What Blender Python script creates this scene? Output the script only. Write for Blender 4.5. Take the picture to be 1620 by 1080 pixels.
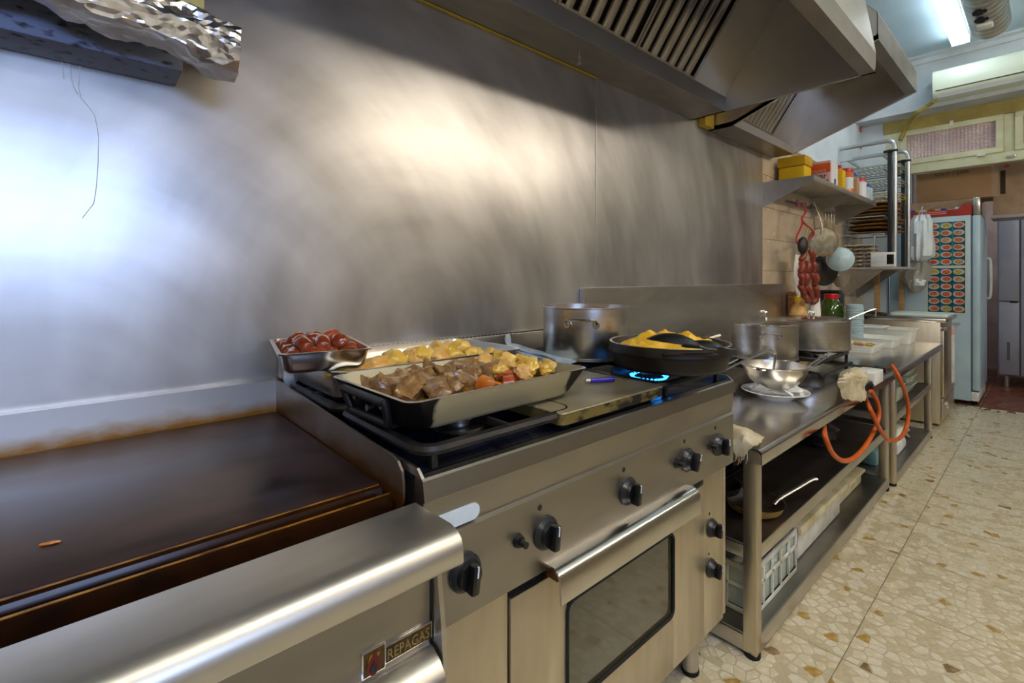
import bpy, bmesh, math, random
from mathutils import Vector, Matrix, noise, Euler

for o in list(bpy.data.objects):
    bpy.data.objects.remove(o, do_unlink=True)
SC = bpy.context.scene
COL = SC.collection
random.seed(11)
PI = math.pi

# ------------------------------------------------------------------ camera
FPX, CX, CY, HC = 762.0, 810.0, 440.0, 1.2
TH = math.atan2(853.0, 762.0)
cam_d = bpy.data.cameras.new('camera')
cam_d.sensor_width = 36.0
cam_d.lens = FPX / 1620.0 * 36.0
cam_d.shift_y = -(540.0 - CY) / 1620.0
cam_d.clip_start = 0.02
cam = bpy.data.objects.new('camera', cam_d)
COL.objects.link(cam)
cam.location = (0, 0, HC)
cam.rotation_euler = (PI / 2, 0, TH - PI / 2)
SC.camera = cam

# ------------------------------------------------------------------ world, exposure
SC.view_settings.view_transform = 'Standard'
SC.view_settings.look = 'None'
SC.view_settings.gamma = 1.0
SC.view_settings.use_curve_mapping = False
SC.view_settings.exposure = 1.0
world = bpy.data.worlds.new('world')
SC.world = world
world.use_nodes = True
wn = world.node_tree.nodes
wn['Background'].inputs[0].default_value = (0.62, 0.76, 1.0, 1)
wn['Background'].inputs[1].default_value = 1.6


def area_light(name, loc, rot, sx, sy, power, col):
    d = bpy.data.lights.new(name, 'AREA')
    d.shape = 'RECTANGLE'
    d.size, d.size_y, d.energy, d.color = sx, sy, power, col
    o = bpy.data.objects.new(name, d)
    COL.objects.link(o)
    o.location = loc
    o.rotation_euler = rot
    return o


WINDOW = (-0.95, 0.45, 1.40, 2.06)      # opening in wall_front (x0, x1, z0, z1)
YF = -1.75                              # inner face of wall_front
CEIL = 3.3
# daylight coming through the window behind the camera
area_light('window_daylight', (-0.25, YF - 0.2, 1.72), (PI / 2, 0, 0), 1.1, 0.45, 20, (0.38, 0.55, 1.0))
TUBE_WARM, TUBE_COOL = 27.0, 7.5       # emission strength of the ceiling tubes


# ------------------------------------------------------------------ pixel to place
def P(px, py, x=None, y=None, z=None):
    u, v = (px - CX) / FPX, (CY - py) / FPX
    c, s = math.cos(TH), math.sin(TH)
    r = (c + u * s, s - u * c, v)
    if z is not None: t = (z - HC) / r[2]
    elif y is not None: t = y / r[1]
    else: t = x / r[0]
    return Vector((r[0] * t, r[1] * t, HC + r[2] * t))


# ------------------------------------------------------------------ materials
def rgb(h):
    h = h.lstrip('#')
    v = [int(h[i:i + 2], 16) / 255 for i in (0, 2, 4)]
    return tuple(c / 12.92 if c <= 0.04045 else ((c + 0.055) / 1.055) ** 2.4 for c in v)


def c4(c):
    if isinstance(c, str): c = rgb(c)
    return (c[0], c[1], c[2], 1)


MATS = {}


def mat(name, col, rough=0.5, metal=0.0, col2=None, ns=8.0, st=(1, 1, 1), lo=0.4, hi=0.6, detail=5,
        bump=0.0, bs=60.0, bst=None, rvar=0.0, trans=0.0, emit=0.0, ecol=None, coat=0.0, alpha=1.0, spec=None, sss=0.0,
        aniso=0.0):
    m = bpy.data.materials.new(name)
    m.use_nodes = True
    nt = m.node_tree
    N, L = nt.nodes, nt.links
    b = N['Principled BSDF']
    b.inputs['Base Color'].default_value = c4(col)
    b.inputs['Roughness'].default_value = rough
    b.inputs['Metallic'].default_value = metal
    b.inputs['Transmission Weight'].default_value = trans
    b.inputs['Coat Weight'].default_value = coat
    b.inputs['Alpha'].default_value = alpha
    b.inputs['Anisotropic'].default_value = aniso
    if spec is not None: b.inputs['Specular IOR Level'].default_value = spec
    if sss:
        b.inputs['Subsurface Weight'].default_value = sss
        b.inputs['Subsurface Radius'].default_value = (0.01, 0.006, 0.004)
    if emit:
        b.inputs['Emission Color'].default_value = c4(ecol or col)
        b.inputs['Emission Strength'].default_value = emit
    tc = N.new('ShaderNodeTexCoord')
    if col2 is not None or rvar:
        mp = N.new('ShaderNodeMapping')
        mp.inputs['Scale'].default_value = st
        L.new(tc.outputs['Object'], mp.inputs['Vector'])
        n = N.new('ShaderNodeTexNoise')
        n.inputs['Scale'].default_value = ns
        n.inputs['Detail'].default_value = detail
        L.new(mp.outputs[0], n.inputs['Vector'])
        if col2 is not None:
            r = N.new('ShaderNodeValToRGB')
            r.color_ramp.elements[0].position = lo
            r.color_ramp.elements[1].position = hi
            r.color_ramp.elements[0].color = c4(col)
            r.color_ramp.elements[1].color = c4(col2)
            L.new(n.outputs['Fac'], r.inputs[0])
            L.new(r.outputs[0], b.inputs['Base Color'])
        if rvar:
            mr = N.new('ShaderNodeMapRange')
            mr.inputs['From Min'].default_value = 0.3
            mr.inputs['From Max'].default_value = 0.7
            mr.inputs['To Min'].default_value = max(0.02, rough - rvar)
            mr.inputs['To Max'].default_value = min(1, rough + rvar)
            L.new(n.outputs['Fac'], mr.inputs['Value'])
            L.new(mr.outputs[0], b.inputs['Roughness'])
    if bump:
        mp2 = N.new('ShaderNodeMapping')
        mp2.inputs['Scale'].default_value = bst or st
        L.new(tc.outputs['Object'], mp2.inputs['Vector'])
        n2 = N.new('ShaderNodeTexNoise')
        n2.inputs['Scale'].default_value = bs
        n2.inputs['Detail'].default_value = 4
        L.new(mp2.outputs[0], n2.inputs['Vector'])
        bp = N.new('ShaderNodeBump')
        bp.inputs['Strength'].default_value = bump
        bp.inputs['Distance'].default_value = 0.002
        L.new(n2.outputs['Fac'], bp.inputs['Height'])
        L.new(bp.outputs[0], b.inputs['Normal'])
    MATS[name] = m
    return m


S1 = (0.62, 0.60, 0.57)
mat('steel', (0.60, 0.575, 0.53), 0.35, 1, (0.52, 0.495, 0.45), 6, (1, 4, 4), 0.3, 0.7, rvar=0.04, detail=2)
mat('steel_vert', (0.64, 0.58, 0.47), 0.37, 1, (0.58, 0.51, 0.39), 7, (5, 5, 0.8), 0.3, 0.7, rvar=0.05, detail=2)
mat('steel_satin', (0.66, 0.63, 0.57), 0.40, 1, (0.60, 0.57, 0.50), 6, (1, 4, 4), 0.3, 0.7, rvar=0.04, detail=2)
mat('steel_dark', (0.36, 0.335, 0.30), 0.36, 1, (0.30, 0.28, 0.25), 5, (1, 3, 3), 0.3, 0.7, rvar=0.04, detail=2)
mat('steel_hood', (0.74, 0.71, 0.67), 0.33, 0.9, (0.64, 0.61, 0.57), 4, (1, 1, 1), 0.3, 0.7, rvar=0.03, detail=2)
mat('steel_shiny', (0.68, 0.665, 0.64), 0.19, 1, (0.60, 0.58, 0.55), 9, (1, 1, 1), 0.35, 0.65, rvar=0.04, detail=2)
mat('steel_pot', (0.70, 0.675, 0.64), 0.288, 1, (0.62, 0.595, 0.55), 9, (1, 1, 6), 0.35, 0.65, detail=2)
mat('sieve_grey', '#8d887a', 0.5, 0.5, '#77725f', 30, detail=2)
mat('chrome', (0.78, 0.78, 0.78), 0.15, 1, detail=2)
mat('tube_grey', (0.52, 0.55, 0.58), 0.34, 0.9, rvar=0.03, detail=2)
mat('iron_black', '#17161a', 0.42, 0.3, '#2a2622', 14, bump=0.25, bs=120, rvar=0.1)
mat('pan_black', '#14110f', 0.45, 0.2, '#2d241b', 10, bump=0.3, bs=90, rvar=0.12)
mat('plastic_black', '#0e0e10', 0.32, 0, rvar=0.04)
mat('knob_grey', '#2b2c2e', 0.28, 0.2)
mat('void_black', '#060505', 0.9)
mat('rubber', '#0c0c0c', 0.8)
mat('enamel_grime', '#241408', 0.3, 0.1, '#6b3c0c', 30, bump=0.3, bs=80, rvar=0.1)
mat('white_plastic', '#e4e6e4', 0.4, 0, '#d6d9d8', 12)
mat('white_tub', '#f0f2ec', 0.4, 0, '#e6e9e0', 9)
mat('crate_white', '#d8d8cf', 0.5, 0, '#bdbbac', 11, bump=0.1)
mat('tub_cream', '#cfc7a4', 0.5, 0, '#a89a70', 9, lo=.45, hi=.7, bump=0.1)
mat('white_ceramic', '#eeede8', 0.12, 0, coat=0.4)
mat('paper_white', '#f0efec', 0.8)
mat('plaster_white', '#cfdbe4', 0.7, 0, '#c2d0da', 3, bump=0.08, bs=40)
mat('ceiling_paint', '#b5cbd6', 0.35, 0, '#a9c0cc', 2, bump=0.03, bs=30)
mat('plaster_room', '#a89c88', 0.75, 0, '#9c907c', 3)
mat('plaster_back_room', '#b99f93', 0.8, 0, '#a88c80', 3)
mat('soffit_white', '#c4ccd2', 0.7, 0, '#b4bcc2', 4)
mat('grout', '#8f8065', 0.9)
mat('tile_beige', '#c9b89e', 0.25, 0, '#bba88c', 6, lo=.35, hi=.7, rvar=0.06)
mat('tile_brown', '#6e3c2a', 0.3, 0, '#7d4a34', 8, rvar=0.06)
mat('grout_pale', '#b8a08e', 0.9)
mat('terrazzo_bed', '#c4b798', 0.28, 0, '#b5a888', 70, lo=.35, hi=.65, detail=8, rvar=0.05)
mat('window_cream', '#d3d5b6', 0.45, 0, '#c8caa8', 7)
mat('frame_mustard', '#a89858', 0.55, 0, '#948548', 5)
mat('ac_white', '#d2dcc9', 0.3, 0)
mat('ac_dark', '#3a4036', 0.6)
mat('lamp_body', '#d5dde2', 0.4, 0)
mat('tube_cool', '#ffffff', 0.5, emit=TUBE_COOL, ecol=(0.80, 0.92, 1.0))
mat('tube_back_fill', '#ffffff', 0.5, emit=24.0, ecol=(0.85, 0.92, 1.0))  # glow of the fill lamp added in the back room
mat('tube_warm', '#ffffff', 0.5, emit=TUBE_WARM, ecol=(1.0, 0.89, 0.73))
mat('duct_foil', (0.62, 0.64, 0.64), 0.34, 1, (0.5, 0.52, 0.52), 10, detail=2)
mat('foil', (0.9, 0.9, 0.91), 0.30, 1)
mat('rail_dark', '#6d7896', 0.5, 0.15, '#12131a', 40, (1, 1, 2), 0.55, 0.7)
mat('card_yellow', '#c9bf72', 0.6, 0)
mat('sealant_yellow', '#a88a1c', 0.55, 0)
mat('cardboard', '#a3825f', 0.85, 0, '#987856', 4)
mat('cardboard_pale', '#a98e78', 0.85, 0, '#9b7f69', 9)
mat('ink_dark', '#33261c', 0.8)
mat('ink_red', '#a5402f', 0.8)
mat('box_red', '#a62a1c', 0.5, 0, '#8e2318', 5)
mat('print_pink', '#d0897c', 0.6)
mat('fridge_white', '#b9d2e2', 0.32, 0, '#adc8da', 3)
mat('fridge_seal', '#5e6a74', 0.6)
mat('freezer_grey', '#a9abba', 0.4, 0.1, '#a0a2b2', 4)
mat('freezer_edge', '#a39a9c', 0.5, 0.2)
mat('poster_green', '#0d4a44', 0.4)
mat('poster_band', '#12806a', 0.4)
mat('poster_border', '#cdd0c0', 0.5)
mat('print_plate', '#b9bac4', 0.5)
mat('food_red', '#b8321d', 0.5, 0, '#d96a2c', 90)
mat('food_orange', '#d2761c', 0.5, 0, '#b8421c', 90)
mat('food_yellow', '#d8a92c', 0.5, 0, '#7fa02c', 90)
mat('food_brown', '#9c5a30', 0.5, 0, '#d2a070', 90)
mat('print_blue', '#2f6fb5', 0.5)
mat('board_white', '#cfe0da', 0.4, 0)
mat('towel_white', '#dcd5d0', 0.9, 0, '#cfc6c0', 30, bump=0.4, bs=220)
mat('towel_pink', '#d3a39c', 0.9, 0, bump=0.4, bs=220)
mat('rag_cream', '#d2c7ac', 0.95, 0, '#bfb28f', 14, bump=0.6, bs=260)
mat('rag_blue', '#93a6b4', 0.95, 0, '#aeb9bd', 22, bump=0.6, bs=240)
mat('hose_orange', '#d05e10', 0.45, 0, '#c2520c', 20)
mat('lighter_blue', '#1c1690', 0.18, 0, coat=0.5)
mat('plate_steel_old', '#8f8569', 0.42, 0.35, '#7d7459', 7, rvar=0.06, detail=2)
mat('mash_yellow', '#d7a01a', 0.5, 0, '#e2b93c', 18, bump=0.6, bs=70, sss=0.15)
mat('chicken', '#c79a2a', 0.33, 0, '#dcbd62', 16, lo=.35, hi=.62, bump=0.35, bs=90, sss=0.15, coat=0.3)
mat('chicken_pale', '#d6ab62', 0.4, 0, '#c58f3a', 20, lo=.4, hi=.65, bump=0.3, bs=110, sss=0.15, coat=0.25)
mat('broth', '#94741c', 0.12, 0, '#b8963a', 22, lo=.4, hi=.6, coat=0.5)
mat('broth_orange', '#a06a18', 0.12, 0, '#c29130', 16, lo=.4, hi=.6, coat=0.5)
mat('chorizo', '#6e2810', 0.25, 0, '#94481f', 18, lo=.4, hi=.65, bump=0.25, bs=110, coat=0.5)
mat('chorizo_cut', '#a34a25', 0.35, 0, '#7d2814', 60, lo=.4, hi=.6)
mat('meat_brown', '#70502f', 0.34, 0, '#9a7848', 60, lo=.35, hi=.65, bump=0.6, bs=110, coat=0.25)
mat('meat_pale', '#8e6d44', 0.34, 0, '#5e4226', 60, lo=.4, hi=.65, bump=0.6, bs=110, coat=0.25)
mat('bacon_orange', '#b85e16', 0.3, 0, '#d08a3a', 20, bump=0.3, bs=90, coat=0.4)
mat('bacon_red', '#9c3320', 0.3, 0, '#c8774a', 24, bump=0.3, bs=90, coat=0.3)
mat('sausage_red', '#6e2413', 0.35, 0, '#85321c', 14, bump=0.15, bs=80)
mat('pudding_black', '#1b1413', 0.5, 0, bump=0.2)
mat('hanger_red', '#b5121c', 0.3, 0, coat=0.3)
mat('cap_red', '#c2161a', 0.4, 0)
mat('cap_blue', '#1d3fa8', 0.4, 0)
mat('carton_yellow', '#e0b60a', 0.5, 0)
mat('carton_yellow_dark', '#c79a06', 0.5, 0)
mat('carton_orange', '#d2560f', 0.55, 0)
mat('carton_pink', '#cda5a8', 0.55, 0)
mat('carton_white', '#d7d5da', 0.55, 0)
mat('carton_brown', '#b58a66', 0.6, 0)
mat('can_green', '#10713f', 0.4, 0)
mat('ink_navy', '#152a66', 0.5)
mat('ink_green', '#1d7a3a', 0.5)
mat('jar_orange', '#d2640c', 0.3, 0, coat=0.2)
mat('label_pale', '#cdd6de', 0.5)
mat('olive_glass', '#2f4a12', 0.08, 0, '#3b5a14', 5, coat=0.6)
mat('bottle_dark', '#20262c', 0.3)
mat('plastic_teal', '#7fb0b8', 0.3, 0)
mat('plastic_pale_blue', '#b4ccd6', 0.25, 0)
mat('egg_tray', '#c4b29c', 0.9, 0, '#d0c0ac', 12, bump=0.4, bs=120)
mat('wicker', '#9c7234', 0.8, 0, '#7a5524', 30, (1, 1, 4), bump=0.5, bs=90)
mat('wire_pale', '#a8a79a', 0.45, 0.3)
mat('blue_bag', '#1e6aa8', 0.35, 0, '#2f86c4', 8, bump=0.3)
mat('dark_cloth', '#1a1413', 0.9, 0, '#4a3a38', 9, lo=.5, hi=.62, bump=0.5)
mat('bag_plastic', '#e2ebf0', 0.35, 0, '#d2dee6', 8, bump=0.3, bs=30)
mat('bag_tan', '#a89a86', 0.4, 0, '#8e8474', 9, bump=0.3, bs=30)
mat('pipe_wrap', '#a8923e', 0.8, 0, '#8b7730', 14, bump=0.4)
mat('sign_red', '#c22f33', 0.5)
mat('wood_pale', '#b9986c', 0.7, 0, '#a5845a', 6, (1, 1, 8))
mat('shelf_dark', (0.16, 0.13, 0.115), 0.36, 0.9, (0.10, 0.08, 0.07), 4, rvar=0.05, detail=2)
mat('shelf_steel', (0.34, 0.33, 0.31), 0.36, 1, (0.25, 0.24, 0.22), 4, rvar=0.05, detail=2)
mat('flame', '#0a50ff', 0.5, emit=4.0, ecol=(0.02, 0.30, 1.0))
mat('gold_pan', '#c9a55a', 0.4, 0.2, '#6b5228', 30, lo=.5, hi=.66)
mat('oven_glass', '#433e2a', 0.10, 0, coat=0.5)  # base colour lightened to stand in for the reflected floor
mat('sticker_white', '#c3ccd2', 0.5, 0, '#aebac2', 18, lo=.45, hi=.7)
mat('label_ink', '#1a1c20', 0.6)


def transparent_mat(name, col, fac=0.75, rough=0.1):
    m = bpy.data.materials.new(name)
    m.use_nodes = True
    N, L = m.node_tree.nodes, m.node_tree.links
    b = N['Principled BSDF']
    b.inputs['Base Color'].default_value = c4(col)
    b.inputs['Roughness'].default_value = rough
    t = N.new('ShaderNodeBsdfTransparent')
    mx = N.new('ShaderNodeMixShader')
    mx.inputs[0].default_value = fac
    L.new(b.outputs[0], mx.inputs[1])
    L.new(t.outputs[0], mx.inputs[2])
    L.new(mx.outputs[0], N['Material Output'].inputs['Surface'])
    MATS[name] = m
    return m


transparent_mat('window_pane', (0.85, 0.92, 1.0), 0.93, 0.05)
transparent_mat('tub_clear', '#c9d4c6', 0.35, 0.2)
transparent_mat('bag_clear', '#b5aea0', 0.45, 0.25)
mat('pane_pebbled', '#c0adb0', 0.22, 0, '#d9cacb', 4, coat=0.5)


def wall_steel():
    """brushed stainless sheet with big wiping swirls in its polish"""
    m = mat('wall_steel', (0.56, 0.545, 0.53), 0.33, 0.86)
    N, L = m.node_tree.nodes, m.node_tree.links
    b = N['Principled BSDF']
    tc = N.new('ShaderNodeTexCoord')

    def swirl(cx, cz, fr, fa):
        """noise laid out round a centre, so that it runs in wiping arcs"""
        sp = N.new('ShaderNodeSeparateXYZ')
        L.new(tc.outputs['Object'], sp.inputs[0])
        dx, dz = math_n('SUBTRACT', sp.outputs[0], cx), math_n('SUBTRACT', sp.outputs[2], cz)
        r = math_n('SQRT', math_n('ADD', math_n('MULTIPLY', dx, dx), math_n('MULTIPLY', dz, dz)), 0)
        cb = N.new('ShaderNodeCombineXYZ')
        L.new(math_n('MULTIPLY', r, fr), cb.inputs[0])
        L.new(math_n('MULTIPLY', dx, fa), cb.inputs[1])
        L.new(math_n('MULTIPLY', dz, fa), cb.inputs[2])
        w = N.new('ShaderNodeTexNoise')
        w.inputs['Scale'].default_value = 1.0
        w.inputs['Detail'].default_value = 3
        w.inputs['Roughness'].default_value = 0.5
        L.new(cb.outputs[0], w.inputs['Vector'])
        return w.outputs['Fac']

    def math_n(op, a, bb):
        k = N.new('ShaderNodeMath')
        k.operation = op
        for i, v in enumerate((a, bb)):
            if isinstance(v, (int, float)): k.inputs[i].default_value = v
            else: L.new(v, k.inputs[i])
        return k.outputs[0]

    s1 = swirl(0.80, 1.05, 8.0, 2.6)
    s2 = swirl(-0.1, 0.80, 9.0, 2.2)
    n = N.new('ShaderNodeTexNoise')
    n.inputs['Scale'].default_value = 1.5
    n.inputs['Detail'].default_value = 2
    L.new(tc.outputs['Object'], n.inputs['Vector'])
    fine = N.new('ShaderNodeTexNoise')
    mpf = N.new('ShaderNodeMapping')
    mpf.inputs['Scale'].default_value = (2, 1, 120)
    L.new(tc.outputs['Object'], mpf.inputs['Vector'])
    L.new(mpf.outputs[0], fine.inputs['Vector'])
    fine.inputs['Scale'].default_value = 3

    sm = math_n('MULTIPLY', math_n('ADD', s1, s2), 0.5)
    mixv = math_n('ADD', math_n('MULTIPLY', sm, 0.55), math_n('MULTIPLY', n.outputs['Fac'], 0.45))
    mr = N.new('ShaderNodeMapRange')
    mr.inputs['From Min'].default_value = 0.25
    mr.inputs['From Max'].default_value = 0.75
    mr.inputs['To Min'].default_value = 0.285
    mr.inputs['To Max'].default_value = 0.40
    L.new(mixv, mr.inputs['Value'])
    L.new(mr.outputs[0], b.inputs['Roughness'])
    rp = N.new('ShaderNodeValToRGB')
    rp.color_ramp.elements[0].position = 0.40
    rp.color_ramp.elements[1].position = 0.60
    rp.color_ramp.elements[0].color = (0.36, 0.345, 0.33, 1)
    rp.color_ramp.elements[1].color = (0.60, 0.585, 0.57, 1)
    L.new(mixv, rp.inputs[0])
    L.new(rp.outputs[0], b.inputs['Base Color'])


wall_steel()


def zone_mat(name, base, stain, axis, a0, a1, rough=0.35, metal=1.0, nscale=9.0, namp=0.5, stretch=(1, 1, 1), rough2=None,
             metal2=None, hard=0.12, mirror=False, bump=0.0):
    """a surface whose stain or lost coating spreads from one edge with a ragged border"""
    m = mat(name, base, rough, metal)
    N, L = m.node_tree.nodes, m.node_tree.links
    b = N['Principled BSDF']
    tc = N.new('ShaderNodeTexCoord')
    sp = N.new('ShaderNodeSeparateXYZ')
    L.new(tc.outputs['Object'], sp.inputs[0])
    src = sp.outputs['XYZ'.index(axis)]
    if mirror:
        ab = N.new('ShaderNodeMath')
        ab.operation = 'ABSOLUTE'
        L.new(src, ab.inputs[0])
        src = ab.outputs[0]
    mr = N.new('ShaderNodeMapRange')
    mr.inputs['From Min'].default_value = a0
    mr.inputs['From Max'].default_value = a1
    L.new(src, mr.inputs['Value'])
    mp = N.new('ShaderNodeMapping')
    mp.inputs['Scale'].default_value = stretch
    L.new(tc.outputs['Object'], mp.inputs['Vector'])
    n = N.new('ShaderNodeTexNoise')
    n.inputs['Scale'].default_value = nscale
    n.inputs['Detail'].default_value = 8
    L.new(mp.outputs[0], n.inputs['Vector'])
    ma = N.new('ShaderNodeMath')
    ma.operation = 'MULTIPLY_ADD'
    L.new(n.outputs['Fac'], ma.inputs[0])
    ma.inputs[1].default_value = namp
    L.new(mr.outputs[0], ma.inputs[2])
    r = N.new('ShaderNodeMapRange')
    mid = 0.5 + namp * 0.5
    r.inputs['From Min'].default_value = mid - hard
    r.inputs['From Max'].default_value = mid + hard
    L.new(ma.outputs[0], r.inputs['Value'])
    mx = N.new('ShaderNodeMix')
    mx.data_type = 'RGBA'
    L.new(r.outputs[0], mx.inputs['Factor'])
    mx.inputs['A'].default_value = c4(base)
    mx.inputs['B'].default_value = c4(stain)
    L.new(mx.outputs['Result'], b.inputs['Base Color'])
    for key, v1, v2 in (('Roughness', rough, rough2), ('Metallic', metal, metal2)):
        if v2 is not None:
            q = N.new('ShaderNodeMapRange')
            q.inputs['To Min'].default_value = v1
            q.inputs['To Max'].default_value = v2
            L.new(r.outputs[0], q.inputs['Value'])
            L.new(q.outputs[0], b.inputs[key])
    if bump:
        bp = N.new('ShaderNodeBump')
        bp.inputs['Strength'].default_value = bump
        bp.inputs['Distance'].default_value = 0.002
        L.new(n.outputs['Fac'], bp.inputs['Height'])
        L.new(bp.outputs[0], b.inputs['Normal'])
    return m


# ------------------------------------------------------------------ mesh helpers
def V(*a):
    return Vector(a)


def box(bm, x0, x1, y0, y1, z0, z1, bev=0.0, seg=2):
    b2 = bmesh.new()
    bmesh.ops.create_cube(b2, size=1.0, matrix=Matrix.Translation(((x0 + x1) / 2, (y0 + y1) / 2, (z0 + z1) / 2)) @ Matrix.Diagonal((abs(x1 - x0), abs(y1 - y0), abs(z1 - z0), 1)))
    if bev:
        bev = min(bev, 0.45 * min(abs(x1 - x0), abs(y1 - y0), abs(z1 - z0)))
        bmesh.ops.bevel(b2, geom=b2.edges[:], offset=bev, segments=seg, affect='EDGES', profile=0.5)
    merge(bm, b2)


def merge(bm, b2):
    b2.verts.index_update()
    vs = [bm.verts.new(v.co) for v in b2.verts]
    for f in b2.faces:
        try:
            bm.faces.new([vs[v.index] for v in f.verts])
        except ValueError:
            pass
    b2.free()


def loft(bm, loops, cap0=True, cap1=True, closed=True):
    rows = [[bm.verts.new(p) for p in lp] for lp in loops]
    n = len(rows[0])
    for a, b in zip(rows[:-1], rows[1:]):
        for i in range(n if closed else n - 1):
            j = (i + 1) % n
            try:
                bm.faces.new((a[i], a[j], b[j], b[i]))
            except ValueError:
                pass
    if cap0: bm.faces.new(rows[0][::-1])
    if cap1: bm.faces.new(rows[-1])
    return rows


def frames(pts):
    pts = [Vector(p) for p in pts]
    T = []
    for i in range(len(pts)):
        a = pts[max(0, i - 1)]
        b = pts[min(len(pts) - 1, i + 1)]
        T.append((b - a).normalized())
    up = Vector((0, 0, 1)) if abs(T[0].z) < 0.9 else Vector((0, 1, 0))
    n = T[0].cross(up).normalized()
    out = []
    for i, t in enumerate(T):
        if i:
            n = (n - t * n.dot(t))
            n = n.normalized() if n.length > 1e-6 else T[i].orthogonal().normalized()
        out.append((pts[i], t, n, t.cross(n)))
    return out


def tube(bm, pts, r, n=10, flat=1.0, cap=True):
    fr = frames(pts)
    rs = r if isinstance(r, (list, tuple)) else [r] * len(fr)
    loops = [[p + (a * math.cos(2 * PI * k / n) + b * math.sin(2 * PI * k / n) * flat) * rr for k in range(n)] for (p, t, a, b), rr in zip(fr, rs)]
    loft(bm, loops, cap, cap)


def smooth_path(pts, k=6):
    pts = [Vector(p) for p in pts]
    out = []
    for i in range(len(pts) - 1):
        p0, p1, p2, p3 = pts[max(0, i - 1)], pts[i], pts[i + 1], pts[min(len(pts) - 1, i + 2)]
        for j in range(k):
            t = j / k
            out.append(0.5 * ((2 * p1) + (p2 - p0) * t + (2 * p0 - 5 * p1 + 4 * p2 - p3) * t * t + (3 * p1 - p0 - 3 * p2 + p3) * t ** 3))
    out.append(pts[-1])
    return out


def cyl(bm, p0, p1, r0, r1=None, n=24):
    tube(bm, [p0, p1], [r0, r0 if r1 is None else r1], n)


def lathe(bm, prof, c=(0, 0, 0), n=40, sx=1.0, sy=1.0, cap0=False, cap1=False):
    c = Vector(c)
    loops = []
    for r, z in prof:
        r = max(r, 1e-4)
        loops.append([c + V(r * math.cos(2 * PI * k / n) * sx, r * math.sin(2 * PI * k / n) * sy, z) for k in range(n)])
    loft(bm, loops, cap0, cap1)


def prism(bm, poly, axis, a0, a1):
    def pt(u, v, a):
        return {'x': V(a, u, v), 'y': V(u, a, v), 'z': V(u, v, a)}[axis]
    loft(bm, [[pt(u, v, a0) for u, v in poly], [pt(u, v, a1) for u, v in poly]])


def rrect(w, d, r, n=5):
    out = []
    for cx, cy, a0 in ((w / 2 - r, d / 2 - r, 0), (-w / 2 + r, d / 2 - r, 90), (-w / 2 + r, -d / 2 + r, 180), (w / 2 - r, -d / 2 + r, 270)):
        for k in range(n + 1):
            a = math.radians(a0 + 90 * k / n)
            out.append((cx + r * math.cos(a), cy + r * math.sin(a)))
    return out


def tray(bm, w, d, h, rc=0.03, taper=0.01, th=0.0015, rim=0.008, rb=0.008):
    """open rectangular pan: outside, rolled rim, inside"""
    def L(ins, z, r=rc):
        return [V(x, y, z) for x, y in rrect(w - 2 * ins, d - 2 * ins, max(0.004, r - ins * 0.3))]
    loft(bm, [L(taper + rb, 0), L(taper, rb), L(0, h - 0.003), L(-rim, h - 0.003), L(-rim - 0.001, h), L(-rim + 0.001, h + 0.001), L(th, h),
              L(taper + th, rb + th), L(taper + rb + th, th)], True, True)


def blob(bm, c, r, seed=0, amp=0.2, sub=3, rot=(0, 0, 0), freq=1.3):
    b2 = bmesh.new()
    bmesh.ops.create_icosphere(b2, subdivisions=sub, radius=1.0)
    off = Vector((seed * 7.13, seed * 3.7, seed * 1.9))
    R = Euler(rot).to_matrix()
    for v in b2.verts:
        d = 1 + amp * noise.noise(v.co * freq + off) + amp * 0.4 * noise.noise(v.co * freq * 3 + off)
        p = Vector((v.co.x * r[0], v.co.y * r[1], v.co.z * r[2])) * d
        v.co = R @ p + Vector(c)
    merge(bm, b2)


def fin(bm):
    bmesh.ops.remove_doubles(bm, verts=bm.verts[:], dist=1e-6)
    bmesh.ops.recalc_face_normals(bm, faces=bm.faces[:])


ROOT = {}


def mesh_of(name, bm, mats, smooth=True, angle=38):
    fin(bm)
    me = bpy.data.meshes.new(name)
    bm.to_mesh(me)
    bm.free()
    for m in (mats if isinstance(mats, (list, tuple)) else [mats]):
        me.materials.append(MATS[m])
    if smooth:
        me.polygons.foreach_set('use_smooth', [True] * len(me.polygons))
        me.set_sharp_from_angle(angle=math.radians(angle))
    return me


def part(name, bm, m, parent, world=False, smooth=True, angle=38, label=None, kind=None):
    if world:
        r = parent
        while r.parent: r = r.parent
        bm.transform(Matrix.Translation(-Vector(r.location)))
    o = bpy.data.objects.new(name, mesh_of(name, bm, m, smooth, angle))
    COL.objects.link(o)
    o.parent = parent
    if label: o['label'] = label
    if kind: o['kind'] = kind
    return o


def tag(o, label, cat, group=None):
    o['label'] = label
    o['category'] = cat
    if group: o['group'] = group
    return o


def thing(name, label, cat, loc=(0, 0, 0), rz=0.0, group=None):
    o = bpy.data.objects.new(name, None)
    COL.objects.link(o)
    o.empty_display_size = 0.05
    o.location = loc
    o.rotation_euler = (0, 0, rz)
    return tag(o, label, cat, group)


def solo(name, bm, m, label, cat, loc=(0, 0, 0), rz=0.0, group=None, world=False, angle=38):
    """a thing that is one mesh"""
    if world: bm.transform(Matrix.Translation(-Vector(loc)))
    o = bpy.data.objects.new(name, mesh_of(name, bm, m, True, angle))
    COL.objects.link(o)
    o.location = loc
    o.rotation_euler = (0, 0, rz)
    return tag(o, label, cat, group)


def struct(name, bm, m, parent=None, label=None, smooth=False):
    o = bpy.data.objects.new(name, mesh_of(name, bm, m, smooth))
    COL.objects.link(o)
    if parent: o.parent = parent
    else: o['kind'] = 'structure'
    if label: o['label'] = label
    return o


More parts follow.
